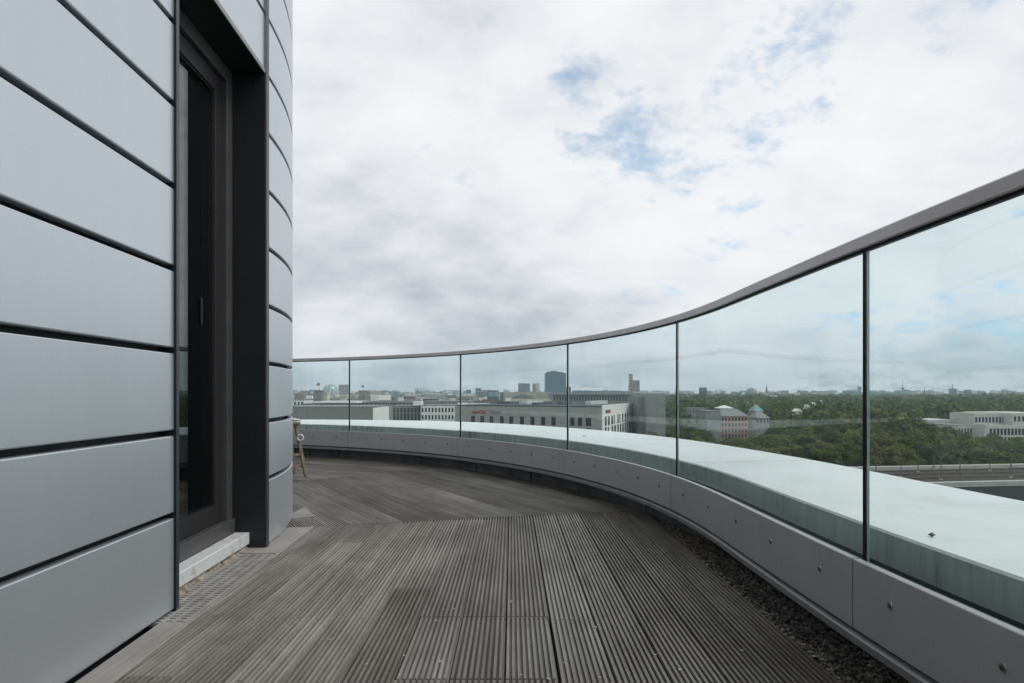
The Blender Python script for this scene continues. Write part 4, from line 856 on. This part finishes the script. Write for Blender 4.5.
def mast_thing():
    r = thing('catenary_mast', 'thin dark overhead line mast with a slanting arm beside the tracks', 'mast', (0, 0, 0), 'catenary masts along the railway')
    mb = MB(); mb.tube((0, 0, 0), (0, 0, 10.2), .17, .12, 6); mb.build('pole', M['steel'], r)
    mb = MB(); mb.tube((0, 0, 7.2), (2.6, 0, 8.9), .07, .06, 5); mb.tube((0, 0, 9.3), (2.6, 0, 8.9), .05, .05, 5); mb.build('cantilever', M['stone'], r)
    mb = MB(); mb.tube((0, 0, -.2), (0, 0, .5), .5, .45, 8); mb.build('footing', M['viaduct'], r); return r
base = mast_thing()
for i, (px_, o_) in enumerate(((941, 30), (918, 10), (901, 22), (1011, 28), (876, 14), (934, 3), (960, 40), (990, 10))):
    k_ = (px_-CX)/F; b0 = A_+nrm*o_; s_ = (k_*b0.y-b0.x)/(dirt.x-k_*dirt.y); q = along(o_, s_, TZ)
    if i == 0: r = base
    else:
        r = base.copy(); COL.objects.link(r)
        for ch_ in base.children:
            c_ = ch_.copy(); COL.objects.link(c_); c_.parent = r
    r.location = q; r.rotation_euler = (0, 0, math.atan2(nrm.y, nrm.x)+random.uniform(-.5, .5)+(math.pi if i % 3 == 2 else 0))
for i, o_ in enumerate((12, 30)):
    mb = MB(); mb.tube(along(o_, -300, TZ+9.2), along(o_, 400, TZ+9.2), .05, k=4); tag(mb.build('overhead_wire', M['steel']), ('overhead wire above the far tracks', 'overhead wire above the near tracks')[i], 'wire')

# ------------------------------------------------------------------ trees
m, n, out = mat('foliage'); geo = n.add('ShaderNodeNewGeometry'); oi = n.add('ShaderNodeObjectInfo')
lf = n.noise(geo.outputs['Position'], .065, 2, .5); fr = n.m('ADD', n.m('MULTIPLY', geo.outputs['Random Per Island'], .30), n.m('ADD', n.m('MULTIPLY', oi.outputs['Random'], .22), n.m('SUBTRACT', n.m('MULTIPLY', lf, 1.7), .56)))
col = n.ramp(fr, [(.12, (.032, .052, .016)), (.38, (.074, .098, .026)), (.60, (.125, .142, .038)), (.9, (.19, .19, .055))])
df = n.add('ShaderNodeBsdfDiffuse', {'Color': col}); tl = n.add('ShaderNodeBsdfTranslucent', {'Color': col}); mx = n.add('ShaderNodeMixShader', {0: .2}); n.l.new(df.outputs[0], mx.inputs[1]); n.l.new(tl.outputs[0], mx.inputs[2]); n.l.new(mx.outputs[0], out.inputs[0]); M['foliage'] = m
M['bark'] = simple('bark', (.07, .055, .042), .9)
def clumps(centres, radii, per, size, seed, squash=.8):
    """leaf clumps: randomly turned quads through the shell of every lobe (numpy)"""
    r_ = np.random.default_rng(seed); cn = np.repeat(centres, per, axis=0); rd = np.repeat(radii, per)
    dv = r_.normal(size=cn.shape); dv /= np.linalg.norm(dv, axis=1)[:, None]; dv[:, 2] = np.where(dv[:, 2] < -.8, -dv[:, 2], dv[:, 2])
    ps = cn+dv*(rd*(.62+.46*r_.random(len(rd))**.8))[:, None]*np.array([1, 1, squash])
    nn = dv+r_.normal(size=dv.shape)*.38; nn /= np.linalg.norm(nn, axis=1)[:, None]
    a = np.cross(nn, r_.normal(size=nn.shape)); a /= np.linalg.norm(a, axis=1)[:, None]; b = np.cross(nn, a)
    sz = (size*(.55+.9*r_.random(len(rd))))[:, None]
    Q = np.stack([ps-a*sz-b*sz*.6, ps+a*sz*.7-b*sz, ps+a*sz+b*sz*.7, ps-a*sz*.6+b*sz], 1).reshape(-1, 3)
    return Q
def quads_obj(name, Q, m_, parent=None):
    me = bpy.data.meshes.new(name); nq = len(Q)//4; me.vertices.add(len(Q)); me.vertices.foreach_set('co', Q.ravel().astype(np.float32)); me.loops.add(nq*4); me.loops.foreach_set('vertex_index', np.arange(nq*4, dtype=np.int32)); me.polygons.add(nq); me.polygons.foreach_set('loop_start', np.arange(0, nq*4, 4, dtype=np.int32)); me.update(calc_edges=True); me.materials.append(m_)
    o = bpy.data.objects.new(name, me); COL.objects.link(o)
    if parent: o.parent = parent
    return o
protos = []
for v_ in range(5):
    r_ = np.random.default_rng(40+v_); tall = (1.0, 1.12, .9, 1.2, 1.0)[v_]; H = 17.0
    nl = 15; ang = r_.random(nl)*6.283; rad = 4.4*np.sqrt(r_.random(nl)); hz = 3.2+12.3*r_.random(nl); rad *= np.clip(1.2-((hz-8.5)/8)**2, .22, 1)
    cen = np.c_[rad*np.cos(ang), rad*np.sin(ang), hz*tall]; lr = 2.0+1.6*r_.random(nl)
    Q = clumps(cen, lr, 170, .42, 60+v_)
    root = thing('tree', 'x', 'tree', (0, 0, 0)); quads_obj('crown', Q, M['foliage'], root)
    mb = MB(); mb.tube((0, 0, -.3), (0, 0, 7), .38, .24, 8); mb.tube((0, 0, 6.9), (.4, .3, 12.5*tall), .24, .06, 6)
    for i in range(6): mb.tube((0, 0, 5+.8*i), tuple(cen[i]*.9), .15, .04, 5)
    mb.build('trunk', M['bark'], root); protos.append(root)
used_p = [False]*5
def plant(px_, D, ytop, v_, lab, grp):
    global used_p
    x, y = wp(px_, D); H = wz(ytop, D)-GZ; s_ = max(.5, H/(17.6*(1.0, 1.12, .9, 1.2, 1.0)[v_]))
    src = protos[v_]
    if not used_p[v_]: r = src; used_p[v_] = True
    else:
        r = src.copy(); COL.objects.link(r)
        for ch_ in src.children: c_ = ch_.copy(); COL.objects.link(c_); c_.parent = r
    r.location = (x, y, GZ); wx = random.uniform(.95, 1.25)*max(s_, .85); r.scale = (wx, wx, s_); r.rotation_euler = (0, 0, random.uniform(0, 6.28)); r['label'] = lab; r['group'] = grp
random.seed(21)
LABS = {0: 'green broadleaf tree in the front row of the belt directly behind the railway', 1: 'green broadleaf tree in the middle rows of the belt behind the railway', 2: 'green broadleaf tree at the back of the tree belt, nearest the white building and villa'}
def top_y(px_): return float(np.interp(px_, [640, 680, 705, 720, 740, 780, 830, 862, 900, 940, 958, 990, 1010, 1045], [426, 424, 428, 433, 430, 426, 424, 425, 425, 424, 426, 434, 436, 440]))
for row, (D0, dy) in enumerate(((283, 16), (302, 8), (320, 3), (340, 0))):
    px_ = 636+row*3.0
    while px_ < 1170:
        D = D0+random.uniform(-6, 6)
        if not (720 < px_ < 748 and row == 3):
            plant(px_+random.uniform(-3, 3), D, top_y(px_)+dy+random.uniform(-1.5, 4.0), random.randrange(5), LABS[0 if row == 0 else (1 if row < 3 else 2)], 'trees of the belt behind the railway')
        px_ += random.uniform(10.5, 15.5)
# the wide park beyond as one mass
random.seed(31); r_ = np.random.default_rng(5)
def park(D0, D1, n_, rad, per, size, seed, zlo, zhi, x0=636, x1=1075):
    D = np.sqrt(r_.random(n_)*(D1**2-D0**2)+D0**2); px_ = x0+(x1-x0)*r_.random(n_); X = (px_-CX)/F*D
    keep = ~((px_ > 915) & (px_ < 1110) & (D < 475)) & ~((px_ > 684) & (px_ < 775) & (D < 540))  & ~((px_ < 668) & (D < 420))
    X, D, px_ = X[keep], D[keep], px_[keep]; k = len(X); h = zlo+(zhi-zlo)*r_.random(k); rr = rad*(.7+.6*r_.random(k))
    yl = np.interp(px_, [790, 799, 823, 830], [412, 411.5, 403, 402]); cap = CAMZ-(yl-HY)/F*D-GZ-.35*rr     # lower trees in front of the pavilion row
    h = np.where((px_ > 788) & (px_ < 832) & (D < 450+(px_-799)*18), np.minimum(h, cap), h)
    return clumps(np.c_[X, D, GZ+h-rr*.7], rr, per, size, seed, .85)
Q = np.r_[park(365, 700, 1700, 7.0, 105, .95, 71, 13, 25, 636, 1500), park(700, 1300, 3000, 9.5, 45, 1.9, 72, 14, 26, 600, 1500), park(1300, 2700, 4400, 16, 24, 3.7, 73, 15, 28, 600, 1500)]
kind(quads_obj('park_woods', Q, M['foliage']), 'stuff')
# far streets of the city that read as one mass
r_ = np.random.default_rng(9); ct = MB()
for k in range(1500):
    D = math.sqrt(r_.random()*(3800**2-560**2)+560**2); px_ = r_.uniform(150, 640) if D < 2700 else r_.uniform(150, 1350)
    if 296 < px_ < 380 and D < 960: continue
    w_, dp = r_.uniform(10, 34), r_.uniform(10, 25); x, y = wp(px_, D); h = r_.uniform(14, 27)+(r_.random() < .05)*r_.uniform(5, 16)
    if D > 2700: h = r_.uniform(22, 44)
    th = r_.uniform(-.5, .5); c_, s_ = math.cos(th), math.sin(th)
    fp_ = [(x+a*c_-b*s_, y+a*s_+b*c_) for a, b in ((-w_/2, -dp/2), (w_/2, -dp/2), (w_/2, dp/2), (-w_/2, dp/2))]
    ct.prism(fp_, GZ, GZ+h)
    if r_.random() < .5:
        k0 = len(ct.v); ct.add([(p_[0], p_[1], GZ+h+.02) for p_ in fp_]+[((fp_[0][0]+fp_[3][0])/2, (fp_[0][1]+fp_[3][1])/2, GZ+h+4.5), ((fp_[1][0]+fp_[2][0])/2, (fp_[1][1]+fp_[2][1])/2, GZ+h+4.5)], [(0, 1, 5, 4), (1, 2, 5), (2, 3, 4, 5), (3, 0, 4)])
m, n, out = mat('city_masonry'); geo = n.add('ShaderNodeNewGeometry'); c = n.add('ShaderNodeTexCoord').outputs['Object']
base_c = n.ramp(geo.outputs['Random Per Island'], [(0, (.10, .11, .12)), (.2, (.30, .28, .25)), (.4, (.18, .12, .10)), (.5, (.50, .48, .44)), (.65, (.16, .17, .17)), (.8, (.36, .31, .25)), (.92, (.62, .60, .57))], 'CONSTANT')
bt = n.add('ShaderNodeTexBrick', {'Vector': n.vm('MULTIPLY', c, (1, 1, 1)), 'Scale': 1.0})
pbsdf(n, out, base_c, .8); kind(ct.build('far_city', m, recalc=True), 'stuff')

# ------------------------------------------------------------------ air
m, n, out = mat('thin_haze'); v = n.add('ShaderNodeVolumePrincipled', {'Color': (.74, .88, .95, 1), 'Density': .00014, 'Anisotropy': .2}); n.l.new(v.outputs[0], out.inputs['Volume'])
hz = MB(); hz.box((-4200, -300, GZ-1), (4200, 4200, 150)); kind(hz.build('haze', m), 'stuff')
